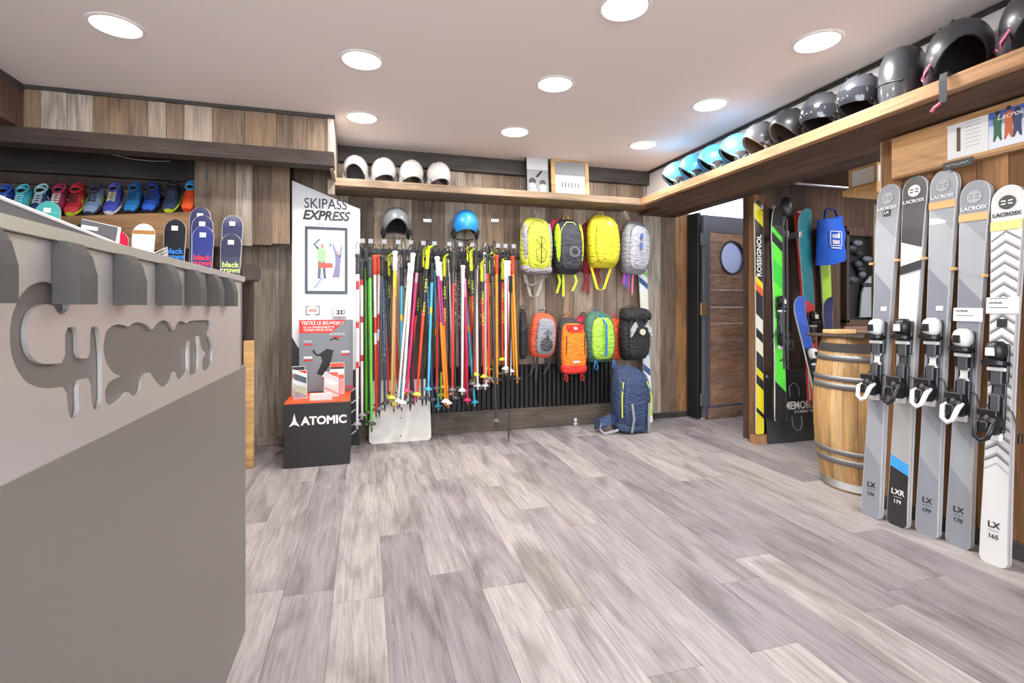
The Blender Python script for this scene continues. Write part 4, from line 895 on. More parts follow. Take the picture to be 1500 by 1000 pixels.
def backpack(u, v_top, v_bot, wpx, y, cols, label, style, group='backpacks hanging on the back wall', depth=.17, tilt=0, zfix=None, name='backpack'):
    c_main, c_pocket, c_side, c_strap, c_zip = cols
    a = on_y(u, v_bot, y); b_ = on_y(u, v_top, y); h = b_.z - a.z
    w = on_y(u + wpx / 2, v_top, y).x - on_y(u - wpx / 2, v_top, y).x
    t = thing(name, label, 'backpack', (a.x, y, a.z if zfix is None else zfix), group); t.rotation_euler = (0, tilt, 0)
    bulge(w, h, depth).build('main_body', fab(c_main), t)
    if 'pocket' in style:
        bulge(w * .74, h * .80, .06, h * .08, -depth * .78, top=.6).build('front_pocket', fab(c_pocket), t)
    for s in (-1, 1):
        if 'sides' in style:
            MB().ell((s * w * .39, -depth * .45, h * .33), (w * .10, depth * .42, h * .27), 10, 7).build('side_pocket', fab(c_side), t)
        if 'long_sides' in style:
            MB().ell((s * w * .39, -depth * .55, h * .5), (w * .10, depth * .42, h * .40), 10, 8).build('side_panel', fab(c_side), t)
    if 'base' in style: bulge(w * .98, h * .22, depth * 1.06, -.006, .002, top=.95, bot=.8).build('base_panel', fab(c_side), t)
    # carrying loop, shoulder straps, zip and hook
    if 'noloop' not in style: MB().ribbon([(-.03, -.03, h * .97), (-.022, -.03, h + .02), (0, -.03, h + .036), (.022, -.03, h + .02), (.03, -.03, h * .97)], (0, .014, 0), .003).build('grab_loop', mat('web_%d_%d_%d' % c_strap, c_strap, .8), t)
    if 'tails' in style:
        for s, l, k in ((-1, .17, .02), (1, .15, .03), (-.3, .20, .0)):
            x = s * w * .28
            MB().ribbon([(x, -.02, .03), (x + k, -.03, -l * .4), (x - k * .4, -.025, -l)], (.022, 0, 0), .003).build('strap_tail', mat('web_%d_%d_%d' % c_strap, c_strap, .8), t)
    if 'vee' in style:
        MB().ribbon([(-w * .34, -.03, .03), (-w * .12, -.03, -.19), (w * .0, -.03, -.20)], (.024, 0, 0), .004).ribbon([(w * .36, -.03, .03), (w * .10, -.03, -.19), (w * -.02, -.03, -.20)], (.024, 0, 0), .004).build('shoulder_strap', mat('web_%d_%d_%d' % c_strap, c_strap, .8), t)
    front = -depth * (1.02 if 'pocket' not in style else 1.0) - (.045 if 'pocket' in style else -.0)
    if 'zip' in style:
        MB().tube([(-w * .36, -depth * .78, h * .60), (-w * .30, -depth * .84, h * .80), (-w * .12, -depth * .76, h * .915), (w * .12, -depth * .76, h * .915), (w * .30, -depth * .84, h * .80), (w * .36, -depth * .78, h * .60)], .004, 6).build('zip', mat('zip_%d_%d_%d' % c_zip, c_zip, .5), t)
    if 'cord' in style:
        f = front - .004; mb = MB()
        for s in (-1, 1):
            mb.tube([(0, f, h * .62), (s * w * .16, f, h * .56), (0, f - .002, h * .46), (s * w * .17, f, h * .38), (s * w * .12, f, h * .22), (0, f, h * .17)], .003, 5)
        mb.build('elastic_cord', mat('cord_dark', (34, 34, 36), .6), t)
        MB().tube([(0, f, h * .16), (0, f - .003, h * .62)], .004, 6).build('cord_spine', BLACK, t)
    if 'centre' in style:
        MB().ribbon([(0, -depth * .62, h * .93), (0, front - .008, h * .75), (0, front - .012, h * .45), (0, front - .006, h * .14)], (.018, 0, 0), .004).build('centre_band', mat('zip_%d_%d_%d' % c_zip, c_zip, .5), t)
    if 'logo' in style:
        MB().prism([(-.03, h * .16), (.03, h * .16), (.022, h * .20), (-.022, h * .20)], front - .012, front - .004, 'XZ').build('reflective_patch', mat('patch_grey', (196, 196, 200), .4), t)
    if 'loops' in style:
        for s in (-1, 1):
            MB().tube([(s * w * .30, front + .03, .03), (s * w * .36, front + .01, -.03), (s * w * .30, front + .01, -.055), (s * w * .24, front + .01, -.03), (s * w * .30, front + .03, .03)], .005, 6).build('gear_loop', mat('zip_%d_%d_%d' % c_zip, c_zip, .5), t)
    if group.endswith('wall'):
        MB().tube([(0, 4.383 - y, h + .024), (0, -.03, h + .028), (0, -.05, h + .038)], .004, 6).build('wall_hook', STEEL, t)
    return t, w, h, front
YB = 4.27
LM = (196, 206, 62); GY = (132, 130, 134); DK = (52, 52, 56)
t, w, h, f = backpack(781, 320, 402, 44, YB, (LM, LM, (150, 146, 152), (170, 168, 160), (60, 70, 40)), 'lime and grey backpack with crossed elastic cord, hanging by the poles', ('pocket', 'long_sides', 'base', 'zip', 'cord', 'vee'))
MB().ribbon([(-.11, -.04, .02), (-.10, -.06, -.07), (-.03, -.05, -.10), (.05, -.05, -.05), (.12, -.06, -.01)], (0, .02, .01), .004).build('hip_belt', mat('web_170_168_160', (170, 168, 160), .8), t)
t, w, h, f = backpack(827, 322, 402, 41, YB, ((44, 44, 50), (58, 58, 66), (178, 226, 40), (196, 222, 50), (214, 226, 150)), 'black and lime backpack with shiny front and lime straps', ('pocket', 'long_sides', 'zip', 'tails'))
o = text('O', .13, mat('tone_on_tone', (92, 92, 100), .3), t, (0, f - .018, h * .36), bold=.004)
backpack(822, 322, 345, 40, YB + .10, ((206, 62, 98), (206, 62, 98), (206, 62, 98), (206, 62, 98), (150, 40, 70)), 'pink backpack mostly hidden behind the black and lime one', (), depth=.085)
YL = (206, 194, 40)
t, w, h, f = backpack(878, 316, 393, 44, YB - .01, (YL, YL, YL, (236, 222, 40), (190, 176, 30)), 'plain yellow backpack with yellow shoulder straps forming a V', ('pocket', 'zip', 'vee'))
MB().ell((0, f - .0, h * .78), (.016, .004, .014), 10, 6).build('emblem', PAPER, t)
backpack(863, 326, 400, 34, YB + .10, ((134, 30, 44), (134, 30, 44), (120, 26, 40), (150, 40, 50), (90, 20, 30)), 'dark red backpack behind the yellow one', ('tails',), depth=.09)
t, w, h, f = backpack(922, 325, 402, 38, YB, ((136, 136, 142), (156, 156, 164), (122, 122, 128), (150, 92, 140), (70, 74, 90)), 'light grey daypack with blue trim', ('pocket', 'sides', 'zip'), tilt=.07)
for z in (.62, .44): MB().cbox(-.03, -.01, f - .014, f + .01, h * z, h * (z + .10), .003).build('blue_trim', mat('trim_blue', (64, 92, 160), .5), t)
for (x, c) in ((-.07, (206, 50, 170)), (-.045, (50, 90, 200)), (-.02, (160, 60, 130)), (.02, (214, 110, 150))):
    MB().ribbon([(x, -.03, .04), (x, -.03, -.08), (x + .004, -.03, -.17 - x)], (.018, 0, 0), .003).build('strap_tail', mat('web_%d_%d_%d' % c, c, .7), t)
# second row
t, w, h, f = backpack(789, 458, 522, 36, YB - .02, ((226, 92, 62), (140, 142, 150), (222, 80, 46), (60, 60, 64), (60, 60, 66)), 'small coral backpack with grey mesh front', ('pocket', 'sides', 'cord', 'tails'), tilt=.09, depth=.14)
MB().ell((0, f - .0, h * .30), (.055, .012, .055), 12, 7).build('mesh_pouch', fab((70, 70, 76)), t)
backpack(765, 452, 525, 10, YB + .10, ((50, 50, 54), (50, 50, 54), (50, 50, 54), (60, 60, 64), (50, 50, 54)), 'narrow black harness bag beside the coral backpack', (), depth=.08)
t, w, h, f = backpack(831, 465, 546, 38, YB - .02, ((58, 56, 60), (246, 128, 28), (60, 58, 62), (238, 120, 40), (206, 44, 36)), 'bright orange backpack with red base and black back', ('sides', 'loops'))
bulge(w * .92, h * .86, .10, h * .04, -.10, top=.7).build('front_panel', fab((246, 128, 28)), t)
bulge(w * .93, h * .24, .105, h * .02, -.10, top=.95).build('red_base', fab((226, 52, 40)), t)
MB().prism([(-w * .34, h * .88), (w * .34, h * .88), (w * .26, h * .76), (-w * .26, h * .76)], -.187, -.17, 'XZ').build('red_crest', fab((216, 46, 38)), t)
text('26', .035, PAPER, t, (0, -.1885, h * .82), bold=.001)
for s in (-1, 1): MB().tube([(s * w * .33, -.19, h * .7), (s * w * .35, -.192, h * .36)], .004, 6).build('zip', BLACK, t)
MB().prism([(-.035, h * .22), (.035, h * .22), (.026, h * .26), (-.026, h * .26)], -.208, -.198, 'XZ').build('reflective_patch', mat('patch_grey', (196, 196, 200), .4), t)
t, w, h, f = backpack(872, 456, 529, 43, YB - .01, ((70, 110, 92), (158, 206, 70), (66, 84, 76), (40, 120, 190), (30, 110, 180)), 'green backpack with blue centre zip and blue buckles', ('pocket', 'sides', 'centre', 'loops'))
backpack(897, 466, 525, 30, YB + .10, ((236, 88, 36), (236, 88, 36), (226, 60, 40), (220, 80, 40), (200, 60, 30)), 'orange red backpack tucked behind the green one', (), depth=.09)
backpack(853, 462, 518, 26, YB + .105, ((180, 36, 60), (180, 36, 60), (180, 36, 60), (60, 60, 64), (60, 60, 64)), 'crimson backpack showing at the edge behind the green one', (), depth=.085)
t, w, h, f = backpack(923, 452, 526, 40, YB, ((36, 36, 38), (40, 40, 43), (34, 34, 36), (40, 40, 42), (200, 200, 200)), 'black top-lid backpack with pale grey side flashes', ('pocket',))
bulge(w * .98, h * .26, .21, h * .76, .0, top=.8, bot=.95).build('top_lid', fab((34, 34, 36)), t)
for s in (-1, 1): MB().prism([(s * w * .36, h * .60), (s * w * .36, h * .46), (s * w * .14, h * .66), (s * w * .2, h * .74)], f + .0, f + .03, 'XZ').build('grey_flash', fab((176, 176, 182)), t)
MB().prism([(.028 * math.cos(k * PI / 6), h * .56 + .028 * math.sin(k * PI / 6)) for k in range(12)], f - .016, f - .004, 'XZ').build('round_badge', mat('badge_cream', (196, 190, 170), .5), t)
for x in (-.05, .05): MB().ribbon([(x, -.16, h * 1.0), (x, -.20, h * .8), (x, f - .006, h * .55)], (.016, 0, 0), .004).build('lid_strap', STRAP, t)
# large pack on the floor
t, w, h, f = backpack(914, 541, 632, 46, 4.09, ((52, 66, 100), (56, 72, 108), (58, 74, 104), (150, 154, 160), (206, 226, 50)), 'large navy trekking pack with lime piping standing on the floor', ('pocket', 'long_sides', 'base', 'noloop'), 'packs on the floor', depth=.24, zfix=.008)
for s in (-1, 1):
    MB().tube([(s * w * .43, -.22, h * .25), (s * w * .45, -.225, h * .55), (s * w * .36, -.20, h * .78)], .006, 6).build('lime_piping', mat('lime_piping', (206, 226, 50), .5), t)
    MB().ribbon([(s * w * .26, f - .006, h * .48), (s * w * .22, f - .016, h * .25), (s * w * .26, f - .0, .02)], (.018, 0, 0), .005).build('compression_strap', mat('web_150_154_160', (150, 154, 160), .8), t)
MB().ribbon([(-w * .4, -.10, .10), (-w * .7, -.16, .12), (-w * .95, -.14, .09), (-w * .98, -.06, .06), (-w * .6, -.02, .06)], (0, .01, .085), .025).build('hip_belt', fab((58, 76, 110)), t)
MB().ribbon([(-w * .98, -.165, .09), (-w * 1.02, -.17, .04), (-w * .9, -.18, .005), (-w * .5, -.19, .03)], (0, .006, .02), .004).build('belt_webbing', mat('web_150_154_160', (150, 154, 160), .8), t)

# white ski standing by the corner
b0 = on_z(950, 619, 0); tp = on_y(941, 383, 4.36)
L = (tp - b0).length
t = lean_ski(b0, tp, (1, 0, 0), 'white children ski with blue and green strokes in the back corner', print_mat('corner_ski', [(0, (232, 234, 234)), (.06, (120, 200, 80)), (.10, (232, 234, 234)), (.16, (90, 160, 210)), (.22, (230, 234, 236)), (.30, (60, 90, 140)), (.34, (226, 232, 236)), (.42, (110, 176, 214)), (.46, (224, 220, 206)), (.72, (226, 222, 210)), (.80, (226, 230, 232)), (.84, (70, 96, 140)), (.88, (228, 232, 234)), (.92, (130, 200, 90)), (.95, (232, 234, 234))], L, .8), L, .10, .075, .09, pair=False, name='ski', rocker=-.02)

# ------------------------------------------------------------------ porthole door
DW, DH = .86, 1.96
ang = math.radians(8)
d = struct(bpy.data.objects.new('door_1', None)); col.objects.link(d); d.location = (3.14, 4.165, .02); d.rotation_euler = (0, 0, ang)
FRM = mat('blued_steel', (104, 106, 114), .45, .3)
hx, hz, hr = .385, 1.56, .165
z = .10; rr = random.Random(4)
for hgt in (.17, .15, .18, .14, .17, .16, .17, .15, .17, .15, .17):
    z1 = min(z + hgt, 1.80)
    if z1 - z < .02: break
    th = .028 + rr.uniform(-.003, .003)
    def edge(side, za, zb, n=8):
        pts = []
        for i in range(n + 1):
            q = za + (zb - za) * i / n; dz = q - hz
            pts.append((hx + side * math.sqrt(max(hr * hr - dz * dz, 0)), q))
        return pts
    if z1 < hz - hr or z > hz + hr:
        MB().prism([(.085, z), (DW, z), (DW, z1 - .003), (.085, z1 - .003)], .006, .006 + th, 'XZ').build('door_board', W_DOOR, d)
    else:
        MB().prism([(.085, z)] + edge(-1, z, z1 - .003) + [(.085, z1 - .003)], .006, .006 + th, 'XZ').build('door_board', W_DOOR, d)
        MB().prism([(DW, z1 - .003)] + edge(1, z, z1 - .003)[::-1] + [(DW, z)], .006, .006 + th, 'XZ').build('door_board', W_DOOR, d)
    z = z1
MB().cbox(0, .085, -.004, .045, 0, DH, .003).build('door_stile', FRM, d)
MB().cbox(.085, DW, -.004, .045, 1.80, DH, .003).build('door_rail', FRM, d)
MB().cbox(.085, DW, -.004, .045, .07, .115, .003).build('door_rail', FRM, d)
MB().cbox(.06, DW, -.014, .04, -.02, .085, .003).build('kick_board', W_DOOR, d)
MB().lathe([(hr + .006, 0), (hr + .006, .045), (hr - .012, .045), (hr - .012, 0), (hr + .006, 0)], 32, caps=False).build('porthole_ring', BLACK, d)
o = d.children[-1]; o.rotation_euler = (PI / 2, 0, 0); o.location = (hx, .042, hz)
MB().prism([(hx + (hr - .006) * math.cos(a * PI / 16), hz + (hr - .006) * math.sin(a * PI / 16)) for a in range(32)], .022, .028, 'XZ').build('porthole_glass', mat('frosted_glass', (204, 216, 246), .35, trans=.4), d)
MB().cbox(-.05, -.008, .02, .17, -.01, DH + .02, .004).build('hinge_post', BLACK, d)
for zz in (.18, 1.05, 1.72):
    MB().cbox(-.05, .03, -.022, -.002, zz - .06, zz + .06, .003).build('hinge', FRM if zz != 1.05 else mat('brass', (170, 140, 96), .4, .7), d)

# ------------------------------------------------------------------ alcove: skis, board, bag
bs = on_z(1104, 640, .06); tp = on_y(1100, 305, 3.315)
t = lean_ski((3.025, 3.318, .075), (3.012, 3.318, 1.94), (1, 0, 0), 'narrow black and yellow ski fixed to the pillar', print_mat('pillar_ski', [(0, (226, 206, 30)), (.08, (34, 32, 30)), (.10, (232, 214, 34)), (.20, (34, 32, 30)), (.24, (228, 208, 30)), (.27, (36, 34, 32)), (.34, (232, 226, 200)), (.40, (36, 34, 32)), (.44, (224, 220, 206)), (.50, (34, 32, 30)), (.60, (228, 100, 40)), (.63, (232, 210, 30)), (.66, (30, 30, 32)), (.86, (36, 34, 32)), (.90, (228, 212, 30)), (.97, (30, 30, 32))], 1.865, .9), 1.865, .085, .068, .078, pair=False, name='ski', rocker=-.005)
text('ROSSIGNOL', .062, PAPER, t, (0, -.008, 1.42), rot=(PI / 2, -PI / 2, 0), bold=.001)
t = lean_ski((3.135, 3.22, .19), (3.145, 3.27, 1.90), (1, 0, 0), 'bright green ski with black bindings hung on the alcove wall', print_mat('green_ski', [(0, (28, 30, 30)), (.16, (90, 226, 60)), (.36, (52, 196, 60)), (.40, (96, 230, 62)), (.62, (62, 206, 62)), (.72, (98, 232, 64)), (.80, (30, 34, 32)), (.84, (80, 214, 60)), (.87, (28, 30, 30))], 1.71, .9), 1.71, .125, .095, .115, bind=.78, white=False, pair=True, name='ski_pair')
t = thing('ski_pole', 'dark pair of poles with a black strap cap beside the green ski', 'ski pole', mw=frame((3.03, 3.08, .62), (3.09, 3.15, 1.88), (1, 0, 0)))
for dx in (0, .035): MB().tube([(dx, 0, 0), (dx, 0, 1.15)], .007, 7).build('shaft', DARK, t)
MB().ell((.02, -.01, 1.24), (.05, .04, .08), 10, 7).build('strap_cap', BLACK, t)
MB().lathe([(.03, .06), (.032, .065), (.01, .08)], 10).build('basket', BLACK, t)
t = thing('sign_board', 'black advertising board with white lettering leaning in the alcove', 'sign', mw=frame((3.36, 3.29, 0), (3.36, 3.36, .58), (1, 0, 0)))
MB().cbox(-.28, .30, -.008, .008, 0, .58, .002).build('board', mat('sign_black', (42, 41, 42), .4), t)
text('MEMORY', .085, PAPER, t, (.06, -.0085, .285), bold=.002, sx=.9); text("IT'S PERSONAL", .03, PAPER, t, (.10, -.0085, .235))
MB().tube([(-.03, -.01, .36), (-.03, -.01, .43), (0, -.01, .465), (.04, -.01, .465), (.065, -.01, .43), (.065, -.01, .36)], .004, 6).build('loop_print', GREY, t)
MB().tube([(-.03, -.01, .20), (-.03, -.01, .13), (0, -.01, .09), (.04, -.01, .09), (.065, -.01, .13), (.065, -.01, .20)], .004, 6).build('loop_print', GREY, t)
text('A', .04, PAPER, t, (-.24, -.0085, .53))
t = thing('ski_bracket', 'grey metal ski bracket on the alcove wall', 'bracket', (3.30, 3.40, 1.67))
for x in (-.075, .055): MB().cbox(x - .014, x + .014, -.16, .01, -.025, .025, .004).build('arm', STEEL, t)
t = lean_ski((3.465, 3.20, .30), (3.44, 3.31, 1.88), (1, 0, 0), 'teal ski with red lower end and bindings in the alcove', print_mat('teal_ski', [(0, (226, 60, 44)), (.30, (220, 56, 44)), (.36, (40, 36, 40)), (.44, (206, 50, 44)), (.52, (20, 124, 140)), (1, (20, 128, 144))], 1.585, .5), 1.585, .13, .10, .12, basem=mat('ski_base_red', (222, 62, 48), .4), bind=.55, white=False)
t.children[1].location = (.045, .018, 0)
t = lean_ski((3.30, 2.93, .10), (3.27, 3.20, 1.15), (1, 0, 0), 'short blue ski with black tail leaning before the teal ski', print_mat('blue_short', [(0, (34, 34, 40)), (.45, (40, 46, 70)), (.62, (52, 86, 176)), (.8, (60, 98, 196)), (1, (40, 60, 130))], 1.10, .4), 1.10, .11, .085, .10, bind=.48, white=True, name='ski', pair=False)
t = lean_ski((3.63, 3.16, .1), (3.63, 3.26, 1.16), (1, 0, 0), 'small dark blue ski standing by the green one', print_mat('blue_small', [(0, (30, 50, 110)), (1, (38, 66, 140))], 1.07), 1.07, .10, .08, .09, bind=.5, name='ski', pair=False)
t = lean_ski((3.745, 3.30, .1), (3.735, 3.38, 1.80), (1, 0, 0), 'lime green ski hanging behind the blue tote bag', print_mat('lime_ski', [(0, (150, 200, 50)), (.5, (90, 120, 40)), (.56, (164, 206, 60)), (.9, (120, 160, 50)), (1, (120, 160, 50))], 1.70, .6), 1.70, .12, .09, .11, name='ski', pair=False)
# tote bag
p = on_y(1216, 388, 3.24)
t = thing('tote_bag', 'bright blue tote bag with white printed square hung on skis', 'bag', (p.x, 3.24, p.z))
BL = mat('tote_blue', (24, 96, 214), .7, bump=.15, bscale=60)
n = 10; rings = []
for i in range(n + 1):
    z = .37 * i / n; wv = .01 * math.sin(i * 1.3)
    rings.append([(-.145 + .02 * i / n + wv, -.014 - .012 * math.sin(PI * i / n), z - .01), (0, -.030 - .016 * math.sin(PI * i / n), z), (.145 - .03 * i / n + wv, -.014 - .012 * math.sin(PI * i / n), z + .035), (.14 - .03 * i / n, .012, z + .035), (0, .018, z), (-.14 + .02 * i / n, .012, z - .01)])
MB().loft(rings).build('bag_body', BL, t)
MB().ribbon([(-.07, -.01, .36), (-.05, -.0, .44), (.0, .03, .47), (.05, -.0, .45), (.07, -.01, .38)], (0, .02, 0), .003).build('handle', BL, t)
mb = MB(); mb.box(-.055, .065, -.052, -.051, .15, .156).box(-.055, .065, -.052, -.051, .264, .27).box(-.055, -.049, -.052, -.051, .15, .27).box(.059, .065, -.052, -.051, .15, .27)
mb.build('square_print', PAPER, t)
text('coll', .056, PAPER, t, (.005, -.052, .232), bold=.002); text('tex', .056, PAPER, t, (.005, -.052, .185), bold=.002); MB().box(-.045, .06, -.052, -.051, .130, .138).build('line_print', PAPER, t)
# gear niche behind the bag
nx0, nx1 = 3.97, 4.26
t = thing('gear_niche', 'dark framed niche full of black gloves and gear', 'shelf unit', (4.11, 3.40, 0))
for (a, b_, c, e) in ((-.16, -.13, .95, 1.74), (.13, .19, .3, 1.78), (-.16, .19, 1.70, 1.78), (-.16, .19, .93, .98)): MB().cbox(a, b_, -.06, 0, c, e, .004).build('frame_board', W_DARKW, t)
for k in range(4): MB().cbox(-.15, .13, -.03, 0, .33 + k * .15, .33 + k * .15 + .147, .003).build('lower_board', W_DOOR, t)
MB().box(-.13, .13, -.012, 0, .98, 1.70).build('backing', BLACK, t)
rr = random.Random(2)
for k in range(9):
    x, z = rr.uniform(-.09, .09), 1.28 + .045 * k
    o = MB().ell((x, -.04, z), (rr.uniform(.03, .06), .028, rr.uniform(.02, .035)), 10, 6).build('glove', mat('glove_%d' % (k % 3), [(36, 38, 44), (60, 64, 74), (90, 94, 104)][k % 3], .5), t)
MB().prism([(0, 1.0), (.125, 1.0), (.125, 1.36), (.06, 1.30), (.02, 1.2)], -.05, -.035, 'XZ').build('clear_packet', mat('packet_grey', (150, 158, 160), .3), t)
# upper shelf with cardboard boxes
t = thing('alcove_shelf', 'pale plank shelf above the barrel holding cardboard boxes', 'shelf', (3.38, 2.51, 1.845))
MB().cbox(-.30, .7, -.09, .13, -.02, .02, .003).build('plank', W_PINE, t)
MB().cbox(-.30, .7, -.11, -.09, -.04, .025, .003).build('front_lip', W_PINE, t)
CB = mat('cardboard', (206, 170, 126), .8)
def carton(x, y, z, sx, sy, sz, label):
    t = thing('cardboard_box', label, 'box', (x, y, z)); MB().cbox(-sx / 2, sx / 2, -sy / 2, sy / 2, 0, sz, .003).build('carton', CB, t)
    MB().box(-sx / 2 + .01, sx / 2 - .02, -sy / 2 - .001, -sy / 2, .015, sz - .02).build('shipping_label', PAPER, t)
    MB().box(-sx / 2 - .001, -sx / 2, -sy / 2 + .02, sy / 2 - .03, .02, sz - .02).build('side_label', PAPER, t)
carton(3.26, 2.53, 1.866, .28, .2, .14, 'cardboard box with white label on the alcove shelf'); carton(3.62, 2.53, 1.866, .32, .2, .16, 'second cardboard box further along the alcove shelf')
tag(MB().tube([(3.05, 3.0, 2.0), (3.75, 3.0, 2.0)], .012, 8).tube([(3.1, 3.0, 2.0), (3.1, 3.0, 2.12)], .006, 6).tube([(3.7, 3.0, 2.0), (3.7, 3.0, 2.12)], .006, 6).build('hanging_rail', STEEL), 'thin steel rail under the alcove ceiling', 'rail')

# ------------------------------------------------------------------ barrel
bx, by, BH = 2.925, 2.36, .905
t = thing('wine_barrel', 'oak wine barrel with galvanised hoops standing by the display skis', 'barrel', (bx, by, 0))
def br(z): q = (z / BH - .5) * 2; return .268 - .05 * q * q
NS = 22; zs = [BH * i / 10 for i in range(11)]
rings = []
for z in zs:
    r = br(z); a0, a1 = .004, 2 * PI / NS - .004
    rings.append([(r * math.cos(a0), r * math.sin(a0), z), (r * math.cos((a0 + a1) / 2) * 1.004, r * math.sin((a0 + a1) / 2) * 1.004, z), (r * math.cos(a1), r * math.sin(a1), z), ((r - .022) * math.cos(a1), (r - .022) * math.sin(a1), z), ((r - .022) * math.cos(a0), (r - .022) * math.sin(a0), z)])
stv = MB().loft(rings, True, False).mesh('stave'); stv.materials.append(W_BARREL)
for k in range(NS):
    o = bpy.data.objects.new('stave', stv); col.objects.link(o); o.parent = t; o.rotation_euler = (0, 0, 2 * PI * k / NS)
HOOP = mat('galvanised', (138, 138, 138), .5, .7, bump=.1)
for z, hh in ((.845, .05), (.785, .035), (.665, .03), (.62, .035), (.235, .03), (.18, .035), (.035, .045)):
    MB().lathe([(br(z) + .002, z - hh / 2), (br(z - hh / 2) + .005, z - hh / 2), (br(z + hh / 2) + .005, z + hh / 2), (br(z) + .001, z + hh / 2)], 36, caps=False).build('hoop', HOOP, t)
MB().lathe([(.21, BH - .035), (.21, BH - .015)], 30).build('barrel_head', W_BARREL, t)
o = MB().cbox(bx - .24, bx + .20, by - .22, by + .20, BH + .001, BH + .016, .004).build('wooden_board', W_BEAM); tag(o, 'dark board lying across the barrel head', 'board')
o = MB().cbox(bx - .17, bx + .0, by + .05, by + .14, BH + .017, BH + .042, .004).build('wood_block', W_PINE); tag(o, 'small pale wooden block on the barrel', 'block')

o = MB().cbox(3.42, 3.80, 2.66, 2.69, 0, 1.80, .003).build('white_panel', WPAINT); tag(o, 'plain white upright panel behind the barrel', 'panel')
# ------------------------------------------------------------------ display skis on the right wall
def facet(key, a, b_, c, L): return print_mat(key, [(0, a), (.18, b_), (.30, a), (.52, c), (.70, b_), (.86, a), (1, a)], L, 1.1, dots=None)
G1, G2, G3 = (140, 144, 152), (158, 162, 168), (128, 132, 142)
SK = [((1275, 757), (1303, 270), (1.79), 'grey display ski with a small square sticker, beside the barrel', 'g'),
      ((1314, 770), (1342, 258), (1.79), 'black and white display ski with blue band near its tail', 'b'),
      ((1357, 784), (1384, 249), (1.79), 'tallest pale grey display ski with orange sticker below the little plaque', 'g'),
      ((1403, 800), (1430, 264), (1.70), 'grey display ski with orange sticker and paper note above the binding', 'g'),
      ((1455, 827), (1478, 271), (1.65), 'white display ski with dark chevrons', 'w')]
OST = mat('orange_sticker', (232, 176, 116), .5); YST = mat('yellow_sticker', (244, 234, 130), .5)
WING = mat('print_white', (238, 238, 238), .4); INKD = mat('print_dark', (40, 40, 44), .4)
def chevron_mat(L):
    m = bpy.data.materials.new('chevrons'); nt, N, Lk, b = nodes_of(m)
    tc = N.new('ShaderNodeTexCoord'); sp = N.new('ShaderNodeSeparateXYZ'); Lk.new(tc.outputs['Object'], sp.inputs[0])
    def M_(op, a, b2=None):
        n = N.new('ShaderNodeMath'); n.operation = op
        for i, q in enumerate((a, b2)):
            if q is None: continue
            if isinstance(q, (int, float)): n.inputs[i].default_value = q
            else: Lk.new(q, n.inputs[i])
        return n.outputs[0]
    ab = M_('ABSOLUTE', sp.outputs['X']); z = M_('ADD', sp.outputs['Z'], M_('MULTIPLY', ab, .75))
    fr = M_('FRACT', M_('MULTIPLY', z, 22.0)); band = M_('LESS_THAN', fr, .42)
    inr = M_('MULTIPLY', M_('GREATER_THAN', z, .42), M_('LESS_THAN', z, 1.42)); k = M_('MULTIPLY', band, inr)
    shade = ramp(N, [(0, srgb(58, 58, 62)), (.42, srgb(190, 190, 190))]); Lk.new(fr, shade.inputs[0])
    mx = N.new('ShaderNodeMix'); mx.data_type = 'RGBA'; Lk.new(k, mx.inputs['Factor']); mx.inputs['A'].default_value = srgb(214, 214, 213); Lk.new(shade.outputs[0], mx.inputs['B'])
    Lk.new(mx.outputs['Result'], b.inputs['Base Color']); b.inputs['Roughness'].default_value = .35; return m
